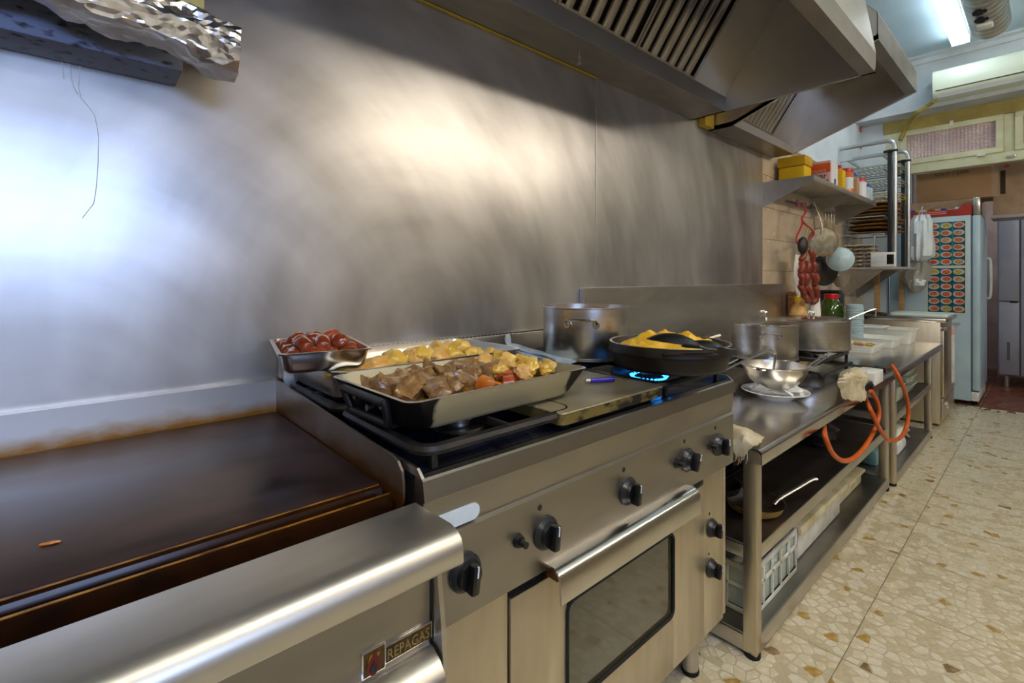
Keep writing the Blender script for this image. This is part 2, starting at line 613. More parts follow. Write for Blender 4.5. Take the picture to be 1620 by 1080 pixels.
def text_bm(txt, size, depth, origin, ux, uz, width=None):
    """flat raised lettering: ux = reading direction, uz = up"""
    cu = bpy.data.curves.new('txt', 'FONT')
    cu.body = txt
    cu.size = size
    cu.extrude = depth / 2
    cu.resolution_u = 2
    o = bpy.data.objects.new('txt', cu)
    COL.objects.link(o)
    dg = bpy.context.evaluated_depsgraph_get()
    me = bpy.data.meshes.new_from_object(o.evaluated_get(dg))
    bpy.data.objects.remove(o, do_unlink=True)
    bm = bmesh.new()
    bm.from_mesh(me)
    bpy.data.meshes.remove(me)
    xs = [v.co.x for v in bm.verts]
    s = width / (max(xs) - min(xs)) if width else 1.0
    ux, uz = Vector(ux).normalized(), Vector(uz).normalized()
    nn = ux.cross(uz)
    x0 = min(xs)
    for v in bm.verts:
        v.co = Vector(origin) + ux * ((v.co.x - x0) * s) + uz * v.co.y + nn * v.co.z
    return bm


def B():
    return bmesh.new()

# ================================================================== THE ROOM
W = 1.335                 # face of the back wall
XL, XR = -2.4, 6.2        # left wall, plane of the transom window

# ---- floor
b = B(); box(b, XL - .1, XR, YF - .1, W + .1, -0.12, -0.006)
floor = struct('floor', b, 'terrazzo_bed', label='cream terrazzo floor with irregular stone chips')
TS = 0.43
tb = B(); box(tb, -TS / 2 + 0.0012, TS / 2 - 0.0012, -TS / 2 + 0.0012, TS / 2 - 0.0012, -0.006, 0)
tile_me = mesh_of('floor_tile', tb, 'terrazzo_bed', False)
xs0 = [1.79 + TS * k for k in range(-9, 11)]
ys0 = [0.44 + TS * k for k in range(-5, 2)]
for xa in xs0:
    for ya in ys0:
        if xa < XL - 0.1 or xa + TS > XR + 0.25 or ya + TS > W + 0.05: continue
        o = bpy.data.objects.new('floor_tile', tile_me)
        COL.objects.link(o); o.location = (xa + TS / 2, ya + TS / 2, 0); o.parent = floor


def clip(poly, p, n):
    out = []
    for i in range(len(poly)):
        a, c = poly[i], poly[(i + 1) % len(poly)]
        da, dc = (a[0] - p[0]) * n[0] + (a[1] - p[1]) * n[1], (c[0] - p[0]) * n[0] + (c[1] - p[1]) * n[1]
        if da <= 0: out.append(a)
        if da * dc < 0:
            t = da / (da - dc)
            out.append((a[0] + (c[0] - a[0]) * t, a[1] + (c[1] - a[1]) * t))
    return out


for nm, c1, c2 in (('chip_cream', '#d3c7a8', '#dacfb4'), ('chip_pale', '#dfd6c0', '#d6ccb4'), ('chip_tan', '#c2b392', '#cabc9c'),
                   ('chip_ochre', '#a8843f', '#b8985a'), ('chip_brown', '#7d6140', '#8f7450')):
    mat(nm, c1, 0.25, 0, c2, 40, rvar=0.04)
rc_ = random.Random(5)
G = 0.036
X0c, X1c, Y0c, Y1c = 1.0, 6.19, -0.9, 1.0
nx, ny = int((X1c - X0c) / G), int((Y1c - Y0c) / G)
pts = {(i, j): (X0c + (i + 0.5 + rc_.uniform(-.46, .46)) * G, Y0c + (j + 0.5 + rc_.uniform(-.46, .46)) * G) for i in range(nx) for j in range(ny)}
chips = []
for (i, j), p in pts.items():
    poly = [(p[0] - 2 * G, p[1] - 2 * G), (p[0] + 2 * G, p[1] - 2 * G), (p[0] + 2 * G, p[1] + 2 * G), (p[0] - 2 * G, p[1] + 2 * G)]
    for di in (-2, -1, 0, 1, 2):
        for dj in (-2, -1, 0, 1, 2):
            q = pts.get((i + di, j + dj))
            if q is None or (di == 0 and dj == 0): continue
            n = (q[0] - p[0], q[1] - p[1])
            poly = clip(poly, ((p[0] + q[0]) / 2, (p[1] + q[1]) / 2), n)
    tx = 1.79 + TS * math.floor((p[0] - 1.79) / TS); ty = 0.44 + TS * math.floor((p[1] - 0.44) / TS)
    for pp, n in (((tx, 0), (-1, 0)), ((tx + TS, 0), (1, 0)), ((0, ty), (0, -1)), ((0, ty + TS), (0, 1))):
        poly = clip(poly, pp, n)
    if len(poly) < 3: continue
    cx = sum(a[0] for a in poly) / len(poly); cy = sum(a[1] for a in poly) / len(poly)
    s = rc_.choice((0.7, 0.8, 0.86, 0.9, 0.92, 0.94))
    poly = [(cx + (a[0] - cx) * s, cy + (a[1] - cy) * s) for a in poly]
    if rc_.random() < 0.10: continue
    r = rc_.random()
    m = 0 if r < .44 else 1 if r < .76 else 2 if r < .955 else 3 if r < .987 else 4
    chips.append((cx, cy, poly, m))
CHM = ['chip_cream', 'chip_pale', 'chip_tan', 'chip_ochre', 'chip_brown']


def seen_floor(c):      # only where the floor is open and inside the frame
    fx = c[0] * math.cos(TH) + c[1] * math.sin(TH)
    rx = c[0] * math.sin(TH) - c[1] * math.cos(TH)
    if fx < 0.3: return 0
    px, py = CX + FPX * rx / fx, CY + FPX * HC / fx
    return 1.0 / fx if (px < 1640 and py < 1100 and c[1] < 0.62) else 0


chips.sort(key=lambda c: -seen_floor(c))
for k, c in enumerate(chips[:300]):
    b = B(); prism(b, [(a[0] - c[0], a[1] - c[1]) for a in c[2]], 'z', -0.002, 0.0005)
    o = part('terrazzo_chip', b, CHM[c[3]], floor, smooth=False)
    o.location = (c[0], c[1], 0)
me_v, me_f, me_m = [], [], []
for c in chips[300:]:
    s0 = len(me_v); n = len(c[2])
    me_v += [(a[0], a[1], 0.0005) for a in c[2]]
    me_f.append(list(range(s0, s0 + n))); me_m.append(c[3])
me = bpy.data.meshes.new('terrazzo_chips'); me.from_pydata(me_v, [], me_f)
for nm in CHM: me.materials.append(MATS[nm])
me.polygons.foreach_set('material_index', me_m)
o = bpy.data.objects.new('terrazzo_chips', me); COL.objects.link(o); o.parent = floor; o['kind'] = 'stuff'

b = B(); box(b, XR, 9.2, -1.85, W + .1, -0.12, -0.006)
floor2 = struct('floor_back_room', b, 'grout_pale', label='reddish brown tiled floor of the back room')
tb = B(); box(tb, 0.003, 0.327, 0.003, 0.327, -0.006, 0)
bt_me = mesh_of('floor_tile', tb, 'tile_brown', False)
for i in range(9):
    for j in range(7):
        o = bpy.data.objects.new('floor_tile', bt_me); COL.objects.link(o); o.parent = floor2
        o.location = (XR + 0.33 * i, -1.2 + 0.33 * j, 0)

# ---- back wall with its steel sheets and tiles
b = B(); box(b, XL - 0.15, 9.2, W + 0.012, W + 0.2, 0, CEIL)
wall_back = struct('wall_back', b, 'plaster_white', label='back wall clad in brushed stainless sheets and beige tiles')
SEAM, PEND = P(943.5, 300, y=W).x, P(1206.5, 300, y=W).x
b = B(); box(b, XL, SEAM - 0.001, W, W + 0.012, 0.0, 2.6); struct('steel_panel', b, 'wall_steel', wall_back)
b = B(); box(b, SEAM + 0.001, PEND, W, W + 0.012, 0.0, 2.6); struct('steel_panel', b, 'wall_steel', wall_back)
b = B(); box(b, SEAM - 0.006, SEAM + 0.0, W - 0.002, W, 0.9, 2.09); struct('joint_strip', b, 'steel', wall_back)
# dried drip runs on the first sheet
for k, pp in enumerate(([(100, 82), (104, 95), (112, 108), (114, 130), (122, 148), (134, 162), (150, 182), (156, 215), (155, 260), (152, 300), (148, 322), (130, 345)],
                        [(127, 85), (126, 115), (124, 140), (128, 152)], [(98, 95), (101, 125)])):
    b = B()
    tube(b, [P(x, y, y=W - 0.0003) for x, y in pp], 0.0009, 5, 0.5)
    struct('drip_mark', b, 'paper_white', wall_back)
tw, tz = 0.315, 0.224
tb = B(); box(tb, 0.0015, tw - 0.0015, 0, 0.010, 0.0015, tz - 0.0015, 0.001, 1)
wt_me = mesh_of('wall_tile', tb, 'tile_beige')
b = B(); box(b, PEND, XR, W + 0.006, W + 0.012, 0.58, 2.2); struct('grout_bed', b, 'grout', wall_back)
for j in range(7):
    z = 0.58 + tz * j
    for i in range(9):
        x = PEND + tw * i
        if x + tw > XR + 0.25 or (j > 5 and x > 4.4): continue
        o = bpy.data.objects.new('wall_tile', wt_me); COL.objects.link(o); o.parent = wall_back
        o.location = (x, W, z)

# ---- the other walls, ceiling
b = B()
x0, x1, z0, z1 = WINDOW
box(b, XL - .15, x0, YF - .15, YF, 0, CEIL); box(b, x1, 9.2, YF - .15, YF, 0, CEIL)
box(b, x0, x1, YF - .15, YF, 0, z0); box(b, x0, x1, YF - .15, YF, z1, CEIL)
struct('wall_front', b, 'plaster_room', label='plain cream plaster wall opposite the cooking line')
win1 = None
b = B()
for a in ((x0, x0 + .05, z0, z1), (x1 - .05, x1, z0, z1), (x0, x1, z0, z0 + .05), (x0, x1, z1 - .05, z1), ((x0 + x1) / 2 - .03, (x0 + x1) / 2 + .03, z0, z1)):
    box(b, a[0], a[1], YF - .1, YF - .04, a[2], a[3], .004)
win1 = struct('window_1', b, 'window_cream', label='cream framed window letting daylight into the kitchen')
for xa, xb in ((x0 + .05, (x0 + x1) / 2 - .03), ((x0 + x1) / 2 + .03, x1 - .05)):
    b = B(); box(b, xa, xb, YF - .072, YF - .068, z0 + .05, z1 - .05); struct('pane', b, 'window_pane', win1)
b = B(); box(b, XL - .15, XL, YF, W + .012, 0, CEIL); struct('wall_left', b, 'plaster_room', label='plain cream plaster wall at the griddle end')
b = B(); box(b, XL - .15, 9.2, YF - .15, W + .2, CEIL, CEIL + .12); struct('ceiling', b, 'ceiling_paint', label='pale blue white gloss painted ceiling')
b = B(); box(b, 9.0, 9.2, YF, W, 0, CEIL); struct('wall_back_room', b, 'plaster_back_room', label='brownish pink wall of the back room')

# beam over the transom, cornice
XB = 5.95
zb = P(1430, 185, x=XB).z
b = B(); box(b, XB, XR + .15, YF, W + .012, 2.80, CEIL); struct('wall_far', b, 'soffit_white', label='pale beam above the transom window')
b = B(); prism(b, [(XB, CEIL), (XB, CEIL - .07), (XB - .02, CEIL - .07), (XB - .03, CEIL - .03), (XB - .07, CEIL - .02), (XB - .07, CEIL)], 'y', YF, W)
struct('trim_1', b, 'soffit_white', label='plaster cornice between beam and ceiling', smooth=True)
# transom window: frame, sashes and pebbled panes
fz0, fz1 = P(1500, 267, x=XR).z, 2.80
b = B()
box(b, XR, XR + .10, -1.7, 1.10, fz0, fz0 + .09, .004)
box(b, XR, XR + .10, 1.02, 1.14, fz0, fz1, .004)
box(b, XR + .01, XR + .09, .215, .285, fz0 + .09, 2.70, .004)
win2 = struct('window_2', b, 'window_cream', label='cream green transom window with pebbled glass panes', smooth=True)
b = B(); box(b, XR - .01, XR + .10, -1.7, 1.16, 2.68, 2.80); struct('header', b, 'frame_mustard', win2)
for ya, yb in ((.285, 1.02), (-.6, .215)):
    b = B()
    za, zc, t = fz0 + .09, 2.68, .05
    box(b, XR - .015, XR + .05, ya, yb, za, za + t, .004); box(b, XR - .015, XR + .05, ya, yb, zc - t, zc, .004)
    box(b, XR - .0145, XR + .0495, ya + .0003, ya + t, za + t - .0005, zc - t + .0005); box(b, XR - .0145, XR + .0495, yb - t, yb - .0003, za + t - .0005, zc - t + .0005)
    struct('sash', b, 'window_cream', win2, smooth=True)
    b = B()
    nyy, nzz = 120, 44
    vs = [[b.verts.new((XR + .02 + .004 * math.sin(2 * PI * i / 5.0) * 1.0 + .004 * math.sin(2 * PI * j / 5.0), ya + t + (yb - ya - 2 * t) * i / nyy, za + t + (zc - za - 2 * t) * j / nzz)) for j in range(nzz + 1)] for i in range(nyy + 1)]
    for i in range(nyy):
        for j in range(nzz):
            b.faces.new((vs[i][j], vs[i + 1][j], vs[i + 1][j + 1], vs[i][j + 1]))
    struct('pane', b, 'pane_pebbled', win2, smooth=True)
b = B(); box(b, XR - .03, XR - .012, .62, .645, 2.655, 2.70, .002); box(b, XR - .03, XR - .012, .40, .46, fz0 + .075, fz0 + .095, .003)
struct('latch', b, 'white_plastic', win2, smooth=True)
b = B(); box(b, XR - .02, XR, .21, .27, fz0 + .03, fz0 + .05, .003); struct('hinge', b, 'chrome', win2)
b = B(); box(b, XR, XR + .15, 1.14, W + .012, 0, 2.80); struct('wall_right', b, 'plaster_white', label='short return wall beside the transom window')


# ---- ceiling lamps
def tube_lamp(label, x0, x1, y, z, warm, dm=None):
    t = thing('tube_lamp', label, 'lamp', ((x0 + x1) / 2, y, z))
    b = B(); box(b, x0, x1, y - .05, y + .05, z - .045, z, .006); part('body', b, 'lamp_body', t, True)
    b = B(); box(b, x0 + .02, x1 - .02, y - .058, y + .058, z - .085, z - .045, .015); part('diffuser', b, dm or ('tube_warm' if warm else 'tube_cool'), t, True)
    b = B(); box(b, x0, x0 + .02, y - .06, y + .06, z - .09, z, .004); part('end_cap', b, 'lamp_body', t, True)
    b = B(); box(b, x1 - .02, x1, y - .06, y + .06, z - .09, z, .004); part('end_cap', b, 'lamp_body', t, True)
    return t


pe = P(1520, 66, z=CEIL - .06)
tube_lamp('cold white ceiling tube lamp beside the ribbed metal duct', pe.x - 1.25, pe.x, pe.y, CEIL, False)
tube_lamp('cold ceiling tube added unseen to brighten the back room', 7.0, 8.25, -0.5, CEIL, False, 'tube_back_fill')  # added lamp, out of view, brightens the back room and freezer
tube_lamp('warm ceiling tube added unseen above the aisle to light the range', 0.45, 1.7, -0.75, CEIL, True)  # added lamp, out of view, gives the front panels a warm tone
tube_lamp('warm ceiling tube lamp above the aisle, level with the griddle', -1.4, -0.15, -0.75, CEIL, True)


def wall_tube(label, x0, x1, z):
    t = thing('wall_tube_lamp', label, 'lamp', ((x0 + x1) / 2, YF, z))
    b = B(); box(b, x0, x1, YF + .001, YF + .05, z - .04, z + .04, .006); part('body', b, 'lamp_body', t, True)
    b = B(); box(b, x0 + .02, x1 - .02, YF + .05, YF + .09, z - .045, z + .045, .015); part('diffuser', b, 'tube_warm', t, True)
    for xa in (x0, x1 - .02):
        b = B(); box(b, xa, xa + .02, YF + .001, YF + .095, z - .05, z + .05, .004); part('end_cap', b, 'lamp_body', t, True)


wall_tube('warm tube lamp on the plain wall opposite the range', 1.9, 3.15, 2.62)
wall_tube('warm tube lamp on the plain wall opposite the low tables', 3.5, 4.75, 2.62)

# ================================================================== HOODS
def hood(label, x0, x1, ylip, zb, lip_h, fy, fz, yfr, zf0, zf1, end_bottom, fx0, fx1, pitch, nfil):
    """canopy over the cooking line: back tray, grease lip, sloping baffle filters, front fascia, end panels, top"""
    t = thing('extractor_hood', label, 'extractor hood', ((x0 + x1) / 2, W, zb))
    g = 0.004
    b = B(); prism(b, [(W, zb), (ylip, zb), (ylip, zb + lip_h), (ylip + .012, zb + lip_h), (ylip + .012, zb + g), (W, zb + g)], 'x', x0 + g, x1 - g)
    part('grease_tray', b, 'steel_dark', t, True, angle=20)
    b = B(); box(b, x0 + g, x1 - g, ylip - .0015, ylip, zb, zb + lip_h); part('tray_lip', b, 'steel_hood', t, True)
    # sloping back plane that carries the filters
    dy, dz = fy - ylip, fz - (zb + lip_h)
    ln = math.hypot(dy, dz)
    ty, tz_ = dy / ln, dz / ln
    ny_, nz_ = tz_, -ty                        # normal pointing back and up, away from the camera
    def pl(s, d):
        return (ylip + .006 + ty * s + ny_ * d, zb + lip_h + tz_ * s + nz_ * d)
    b = B(); prism(b, [pl(-.01, .03), pl(ln, .03), pl(ln, .034), pl(-.01, .034)], 'x', x0 + g, x1 - g); part('filter_back', b, 'shelf_dark', t, True, angle=20)
    b = B()
    prism(b, [pl(0, .0), pl(ln, .0), pl(ln, .03), pl(0, .03)], 'x', fx1 + .004, x1 - g)
    part('blank_panel', b, 'steel_hood', t, True, angle=20)
    if fx0 - x0 > .02:
        b = B(); prism(b, [pl(0, .0), pl(ln, .0), pl(ln, .03), pl(0, .03)], 'x', x0 + g, fx0 - .004); part('blank_panel', b, 'steel_hood', t, True, angle=20)
    fw = (fx1 - fx0) / nfil
    base = Vector(t.location)
    nb = int((fw - .05) / pitch)
    bb = B()
    w = pitch * 0.66
    sec = [(-w / 2, .020), (-w / 2 + .002, .006), (-w * .32, -.003), (-w * .12, -.006), (w * .12, -.006), (w * .32, -.003), (w / 2 - .002, .006), (w / 2, .020), (w / 2 - .003, .022), (-w / 2 + .003, .022)]
    loops = []
    for s in (.012, ln - .012):
        lp = []
        for u, d in sec:
            yy, zz = pl(s, d)
            lp.append(V(u, yy - base.y, zz - base.z))
        loops.append(lp)
    loft(bb, loops)
    bme = mesh_of('baffle', bb, 'steel_shiny', True, 50)
    for k in range(nfil):
        xa = fx0 + fw * k
        b = B()
        prism(b, [pl(0, -.002), pl(ln, -.002), pl(ln, .02), pl(0, .02)], 'x', xa + .002, xa + .016)
        prism(b, [pl(0, -.002), pl(ln, -.002), pl(ln, .02), pl(0, .02)], 'x', xa + fw - .016, xa + fw - .002)
        prism(b, [pl(0, -.002), pl(.014, -.002), pl(.014, .02), pl(0, .02)], 'x', xa + .016, xa + fw - .016)
        fr = part('filter_frame', b, 'steel_shiny', t, True, angle=20)
        n = nb
        for q in range(n):
            o = bpy.data.objects.new('baffle', bme); COL.objects.link(o); o.parent = fr
            o.location = (xa + .025 + (fw - .05) * (q + .5) / n - base.x, 0, 0)
    # front fascia with an inner gutter
    b = B(); prism(b, [(yfr, zf0), (yfr, zf1), (yfr + .004, zf1), (yfr + .004, zf0 + .004), (yfr + .05, zf0 + .004), (yfr + .05, zf0 + .035), (yfr + .054, zf0 + .035), (yfr + .054, zf0)], 'x', x0, x1)
    part('front_fascia', b, 'steel_dark', t, True, angle=20)
    ztop = fz + .05
    b = B(); prism(b, [(yfr, zf1), (fy, ztop), (W, ztop), (W, ztop + g), (fy, ztop + g), (yfr, zf1 + g)], 'x', x0, x1); part('top_panel', b, 'steel_hood', t, True, angle=20)
    prof = end_bottom + [(yfr + .002, zf1), (fy, ztop), (W, ztop)]
    for xa in (x0, x1 - g):
        b = B(); prism(b, prof, 'x', xa, xa + g)
        part('end_panel', b, 'steel_hood', t, True, angle=20)
        b = B()
        for (ya, za), (yb_, zb_) in zip(end_bottom[:-1], end_bottom[1:]):
            if abs(ya - yb_) < .02: continue
            sx = -1 if xa == x1 - g else 1
            prism(b, [(ya, za), (yb_, zb_), (yb_, zb_ + .022), (ya, za + .022)], 'x', min(xa, xa + sx * .012), max(xa, xa + sx * .012) + g)
        part('end_rim', b, 'steel_hood', t, True, angle=20)
    return t


ZH = P(945, 125, y=W).z
YLIP = P(1080, 141.7, z=ZH).y
hx1 = P(1090, 190.5, y=W).x + .03
HOOD1 = hood('long stainless extractor hood with shiny baffle filters above the range', -0.75, hx1, YLIP, ZH, .075, .62, 2.88, .50, ZH, ZH + .085,
     [(W, ZH), (.50, ZH)], -0.70, 2.20, .062, 6)
b = B(); box(b, .2, SEAM, W - .014, W - .0005, ZH - .005, ZH - .0005, .002); part('sealant_bead', b, 'sealant_yellow', HOOD1, True, label='bead of yellow sealant')
pc = P(916, 90, z=ZH - .02)
b = B(); cyl(b, pc + V(0, 0, .02), pc + V(0, 0, -.012), .004, n=10); cyl(b, pc + V(0, 0, -.012), pc + V(0, 0, -.028), .009, n=6); part('drain_plug', b, 'chrome', HOOD1, True)
h2a, h2b = P(1120, 207, y=W), P(1268, 240, z=ZH)
hx2, hx3 = h2a.x, 3.68
HOOD2 = hood('smaller extractor hood with a slanting underside next to the wall shelf', hx2, hx3, 1.19, h2a.z, .05, .80, 2.70, .53, 2.30, 2.42,
     [(W, h2a.z), (1.19, h2a.z), (.53, 2.30)], hx2 + .08, hx2 + .58, .050, 1)
b = B(); box(b, hx2 - .12, hx2 - .012, W - .045, W - .001, ZH - .02, ZH + .25, .004)
solo('packing_strip', b, 'sealant_yellow', 'yellow packing strip on the wall between the two hoods', 'packing', ((hx1 + hx2) / 2, W - .02, ZH - .03), world=True)

# ================================================================== GRIDDLE
GX0, GX1 = -0.62, 0.372
t = thing('griddle', 'wide stainless griddle with a dark greasy plate and steel splash guards', 'griddle', ((GX0 + GX1) / 2, 0.95, 0))
zone_mat('guard_back', (0.62, 0.59, 0.54), '#8a5c0c', 'Z', 0.915, 0.855, 0.38, 1, 16, 0.75, (1, 1, 2), 0.35, 0.25, 0.3)
zone_mat('guard_side', (0.34, 0.30, 0.26), '#5a370c', 'Z', 0.945, 0.855, 0.36, 0.95, 12, 0.8, (1, 1, 2), 0.36, 0.3, 0.35)
m = mat('griddle_plate', '#1c1312', 0.35, 0.35, '#4a3435', 4.5, (1, 2.2, 1), 0.32, 0.68, rvar=0.06, detail=9)
zone_mat('plate_rim', '#0d0806', '#2b1505', 'X', -0.7, 0.8, 0.25, 0.3, 30, 0.8, (1, 4, 1), 0.2, 0.1, 0.25)
PZ = 0.864
b = B(); box(b, GX0, GX1 - .004, .625, 1.31, .10, PZ - .03); box(b, GX0, GX1 - .004, .585, .64, .12, .80); part('body', b, 'steel_dark', t, True)
b = B(); box(b, GX0 + .004, GX1 - .006, .735, 1.308, PZ - .03, PZ, .003); plate = part('plate', b, 'griddle_plate', t, True, label='dark seasoned frying plate')
# drain channel along the front of the plate: two ridges with a groove between
b = B()
prism(b, [(.735, PZ - .002), (.728, PZ + .001), (.722, PZ - .002), (.718, PZ - .014), (.700, PZ - .014), (.696, PZ - .003), (.690, PZ), (.684, PZ - .003), (.682, PZ - .03), (.735, PZ - .03)], 'x', GX0 + .004, GX1 - .010)
part('drain_channel', b, 'plate_rim', t, True)
mat('worn_gold', '#a8741c', 0.4, 0.3, '#5a360a', 40, (1, 6, 1), 0.35, 0.6)
for yy, zz in ((.7285, PZ + .0005), (.690, PZ - .0005)):
    b = B(); box(b, GX0 + .004, GX1 - .012, yy - .0016, yy + .0016, zz - .001, zz + .0012, .0005); part('worn_edge', b, 'worn_gold', plate, True)
for k, (px, py, s) in enumerate(((505, 811, 1.0), (520, 806, .8), (492, 815, .7), (532, 803, .6))):
    pc = P(px, py, z=PZ - .012)
    b = B(); blob(b, (pc.x, .709, PZ - .012), (.010 * s, .006 * s, .003), k, .4, 2); part('burnt_crumb', b, 'void_black', plate, True)
b = B(); prism(b, [(1.31, PZ), (1.31, .943), (W - .001, .943), (W - .001, .941), (1.313, .941), (1.313, PZ - .02), (1.308, PZ - .02)], 'x', GX0, GX1); part('back_guard', b, 'guard_back', t, True, angle=20)
b = B()
gp = [(1.313, PZ - .03), (1.313, .943), (.70, .918), (.682, .914), (.668, .902), (.664, .885), (.664, PZ - .005), (.672, PZ - .03)]
prism(b, gp, 'x', GX1 - .004, GX1); part('side_guard', b, 'guard_side', t, True, angle=20)
prism_b = B(); prism(prism_b, gp, 'x', GX0, GX0 + .004); part('side_guard', prism_b, 'guard_side', t, True, angle=20)
b = B(); box(b, GX0, GX1 - .004, .625, .682, PZ - .05, PZ - .028); part('channel_gap', b, 'void_black', t, True)
# rounded front rail
LZ = .872
rail = [(.620, LZ - .02), (.620, LZ), (.530, LZ + .004), (.514, LZ + .001), (.505, LZ - .006), (.501, LZ - .016), (.500, LZ - .034), (.503, LZ - .038), (.512, LZ - .038), (.512, LZ - .03), (.60, LZ - .03)]
b = B(); prism(b, rail, 'x', GX0, GX1 - .008)
part('front_rail', b, 'steel_satin', t, True, angle=60)
b = B(); box(b, GX0, GX1 - .012, .575, .585, .66, LZ - .03); part('front_panel', b, 'steel_dark', t, True)
b = B(); prism(b, [(.60, .845), (.565, .82), (.552, .73), (.546, .665), (.552, .655), (.60, .655)], 'x', GX1 - .008, GX1 - .001); part('side_cheek', b, 'steel', t, True, angle=20)
pr = [(.575, .694), (.567, .694), (.548, .686), (.535, .674), (.531, .660), (.540, .648), (.575, .642)]
b = B(); prism(b, pr, 'x', GX0 + .01, GX1 - .012); part('drip_tray_front', b, 'steel', t, True, angle=60)
b = B(); box(b, GX0, GX1 - .02, .585, .60, .13, .655); part('lower_panel', b, 'steel_vert', t, True)
for xx in (GX0 + .06, GX1 - .06):
    for yy in (.66, 1.25):
        b = B(); cyl(b, V(xx, yy, 0), V(xx, yy, .13), .025); part('foot', b, 'steel', t, True)
# maker's badge
yb = .5735
A0, A1 = P(571, 1032, y=yb), P(683, 984, y=yb)
bx0, bx1, bz0, bz1 = A0.x, A1.x, P(683, 1014, y=yb).z + .006, A1.z + .004
fx = bx0 + (bx1 - bx0) * .30
b = B(); box(b, fx, bx1, yb - .002, yb + .002, bz0, bz1, .0015); box(b, bx0, fx + .002, yb - .002, yb + .002, bz0 - .004, bz1 + .006, .0015)
badge = part('badge', b, 'chrome', t, True, label='metal maker badge reading REPAGAS')
mat('badge_brown', '#5a431a', 0.45, 0.4, '#3f2d12', 60)
mat('badge_letter', '#a08a58', 0.35, 0.6)
b = B(); box(b, fx + .002, bx1 - .0025, yb - .0028, yb - .001, bz0 + .0025, bz1 - .0025); box(b, bx0 + .0025, fx, yb - .0028, yb - .001, bz0 - .0015, bz1 + .0035); part('badge_field', b, 'badge_brown', badge, True)
tb = text_bm('REPAGAS', (bz1 - bz0) * .80, .0012, (fx + .004, yb - .0032, bz0 + (bz1 - bz0) * .22), (1, 0, 0), (0, 0, 1), (bx1 - fx) - .010)
part('badge_lettering', tb, 'badge_letter', badge, True, smooth=False)
cxf, czf = (bx0 + fx) / 2, (bz0 + bz1) / 2
mat('flame_red', '#6e2418', 0.4, 0.3)
mat('flame_gold', '#9a7420', 0.4, 0.4)
def flame(s, dz):
    return [(cxf + s * u, czf + dz + s * v) for u, v in ((0, -.016), (.008, -.011), (.010, -.003), (.006, .006), (.001, .016), (-.003, .008), (-.008, .003), (-.010, -.005), (-.007, -.012))]
b = B(); prism(b, flame(1.0, 0), 'y', yb - .0036, yb - .0026); part('badge_flame', b, 'flame_red', badge, True, smooth=False)
b = B(); prism(b, flame(.5, -.005), 'y', yb - .0042, yb - .0034); part('badge_flame_core', b, 'label_ink', badge, True, smooth=False)
b = B(); prism(b, [(fx - .006, bz1 - .002), (fx - .012, bz1 - .012), (bx0 + .006, bz1 - .016), (bx0 + .010, bz1)], 'y', yb - .0034, yb - .0027); part('badge_glow', b, 'flame_gold', badge, True, smooth=False)
pc = P(80, 861, z=PZ)
b = B(); blob(b, (0, 0, .002), (.011, .003, .002), 3, .3, 2, (0, 0, -.2)); solo('food_scrap', b, 'bacon_orange', 'tiny orange food scrap lying on the griddle plate', 'food scrap', pc)

# ================================================================== RANGE
RX0, RX1 = .378, 1.432
t = RANGE = thing('gas_range', 'long stainless gas range with a glazed oven door and black knobs', 'range', ((RX0 + RX1) / 2, .95, 0))
RZ = .90
b = B(); prism(b, [(.66, .20), (1.30, .20), (1.30, RZ - .01), (.645, RZ - .01), (.645, .68), (.66, .68)], 'x', RX0 + .004, RX1 - .004); part('body', b, 'steel_dark', t, True, angle=20)
# moulded front: slanting lip, sloped band, control panel
b = B(); prism(b, [(.640, RZ), (.626, RZ), (.622, RZ - .003), (.617, RZ - .033), (.622, RZ - .036), (.645, RZ - .036), (.645, RZ)], 'x', RX0, RX1); part('front_lip', b, 'steel_dark', t, True, angle=15)
b = B(); prism(b, [(.622, RZ - .036), (.627, RZ - .092), (.619, RZ - .096), (.645, RZ - .096), (.645, RZ - .036)], 'x', RX0 + .001, RX1 - .004); part('sloped_band', b, 'steel_dark', t, True, angle=15)
CY_ = .619
zpb = P(900, 880.8, y=CY_).z
b = B(); prism(b, [(CY_, RZ - .096), (CY_, zpb), (CY_ + .004, zpb - .003), (.645, zpb - .003), (.645, RZ - .096)], 'x', RX0 + .001, RX1 - .012); part('control_panel', b, 'steel_dark', t, True, angle=15)
mat('cooktop_blue', '#1b1d24', 0.25, 0.7, '#2a2f45', 9, rvar=0.08)
b = B(); box(b, RX0 + .002, RX1 - .002, .640, 1.30, RZ - .012, RZ, .002); part('cooktop', b, 'cooktop_blue', t, True)
# right hand end of the top turned up in a small rim
for xa in (RX0, RX1 - .005):
    b = B(); prism(b, [(.625, RZ), (.64, RZ + .012), (1.29, RZ + .012), (1.29, RZ)], 'x', xa, xa + .005); part('top_rim', b, 'steel', t, True)
# vent strip with slots at the back
VZ = P(800, 527, y=1.29).z
b = B(); box(b, RX0, RX1, 1.285, W - .002, .88, VZ - .004, .002); vent = part('vent_strip', b, 'steel', t, True)
sb = B(); box(sb, -.003, .003, 0, W - .012 - 1.293, 0, .004, .001, 1)
sme = mesh_of('vent_slot', sb, 'void_black')
for k in range(62):
    o = bpy.data.objects.new('vent_slot', sme); COL.objects.link(o); o.parent = vent
    o.location = Vector((RX0 + .03 + k * .0162, 1.293, VZ - .0065)) - Vector(t.location)
DY = .64
dx0, dx1 = P(806, 950, y=DY).x, P(1112, 800, y=DY).x
dzt = P(805, 945, y=DY).z
b = B(); box(b, RX0 + .004, dx0 - .004, DY, .66, .205, zpb - .006, .002); part('side_panel', b, 'steel_vert', t, True)
b = B(); box(b, dx1 + .003, RX1 - .03, DY, .66, .205, zpb - .006, .002); part('side_panel', b, 'steel_vert', t, True)
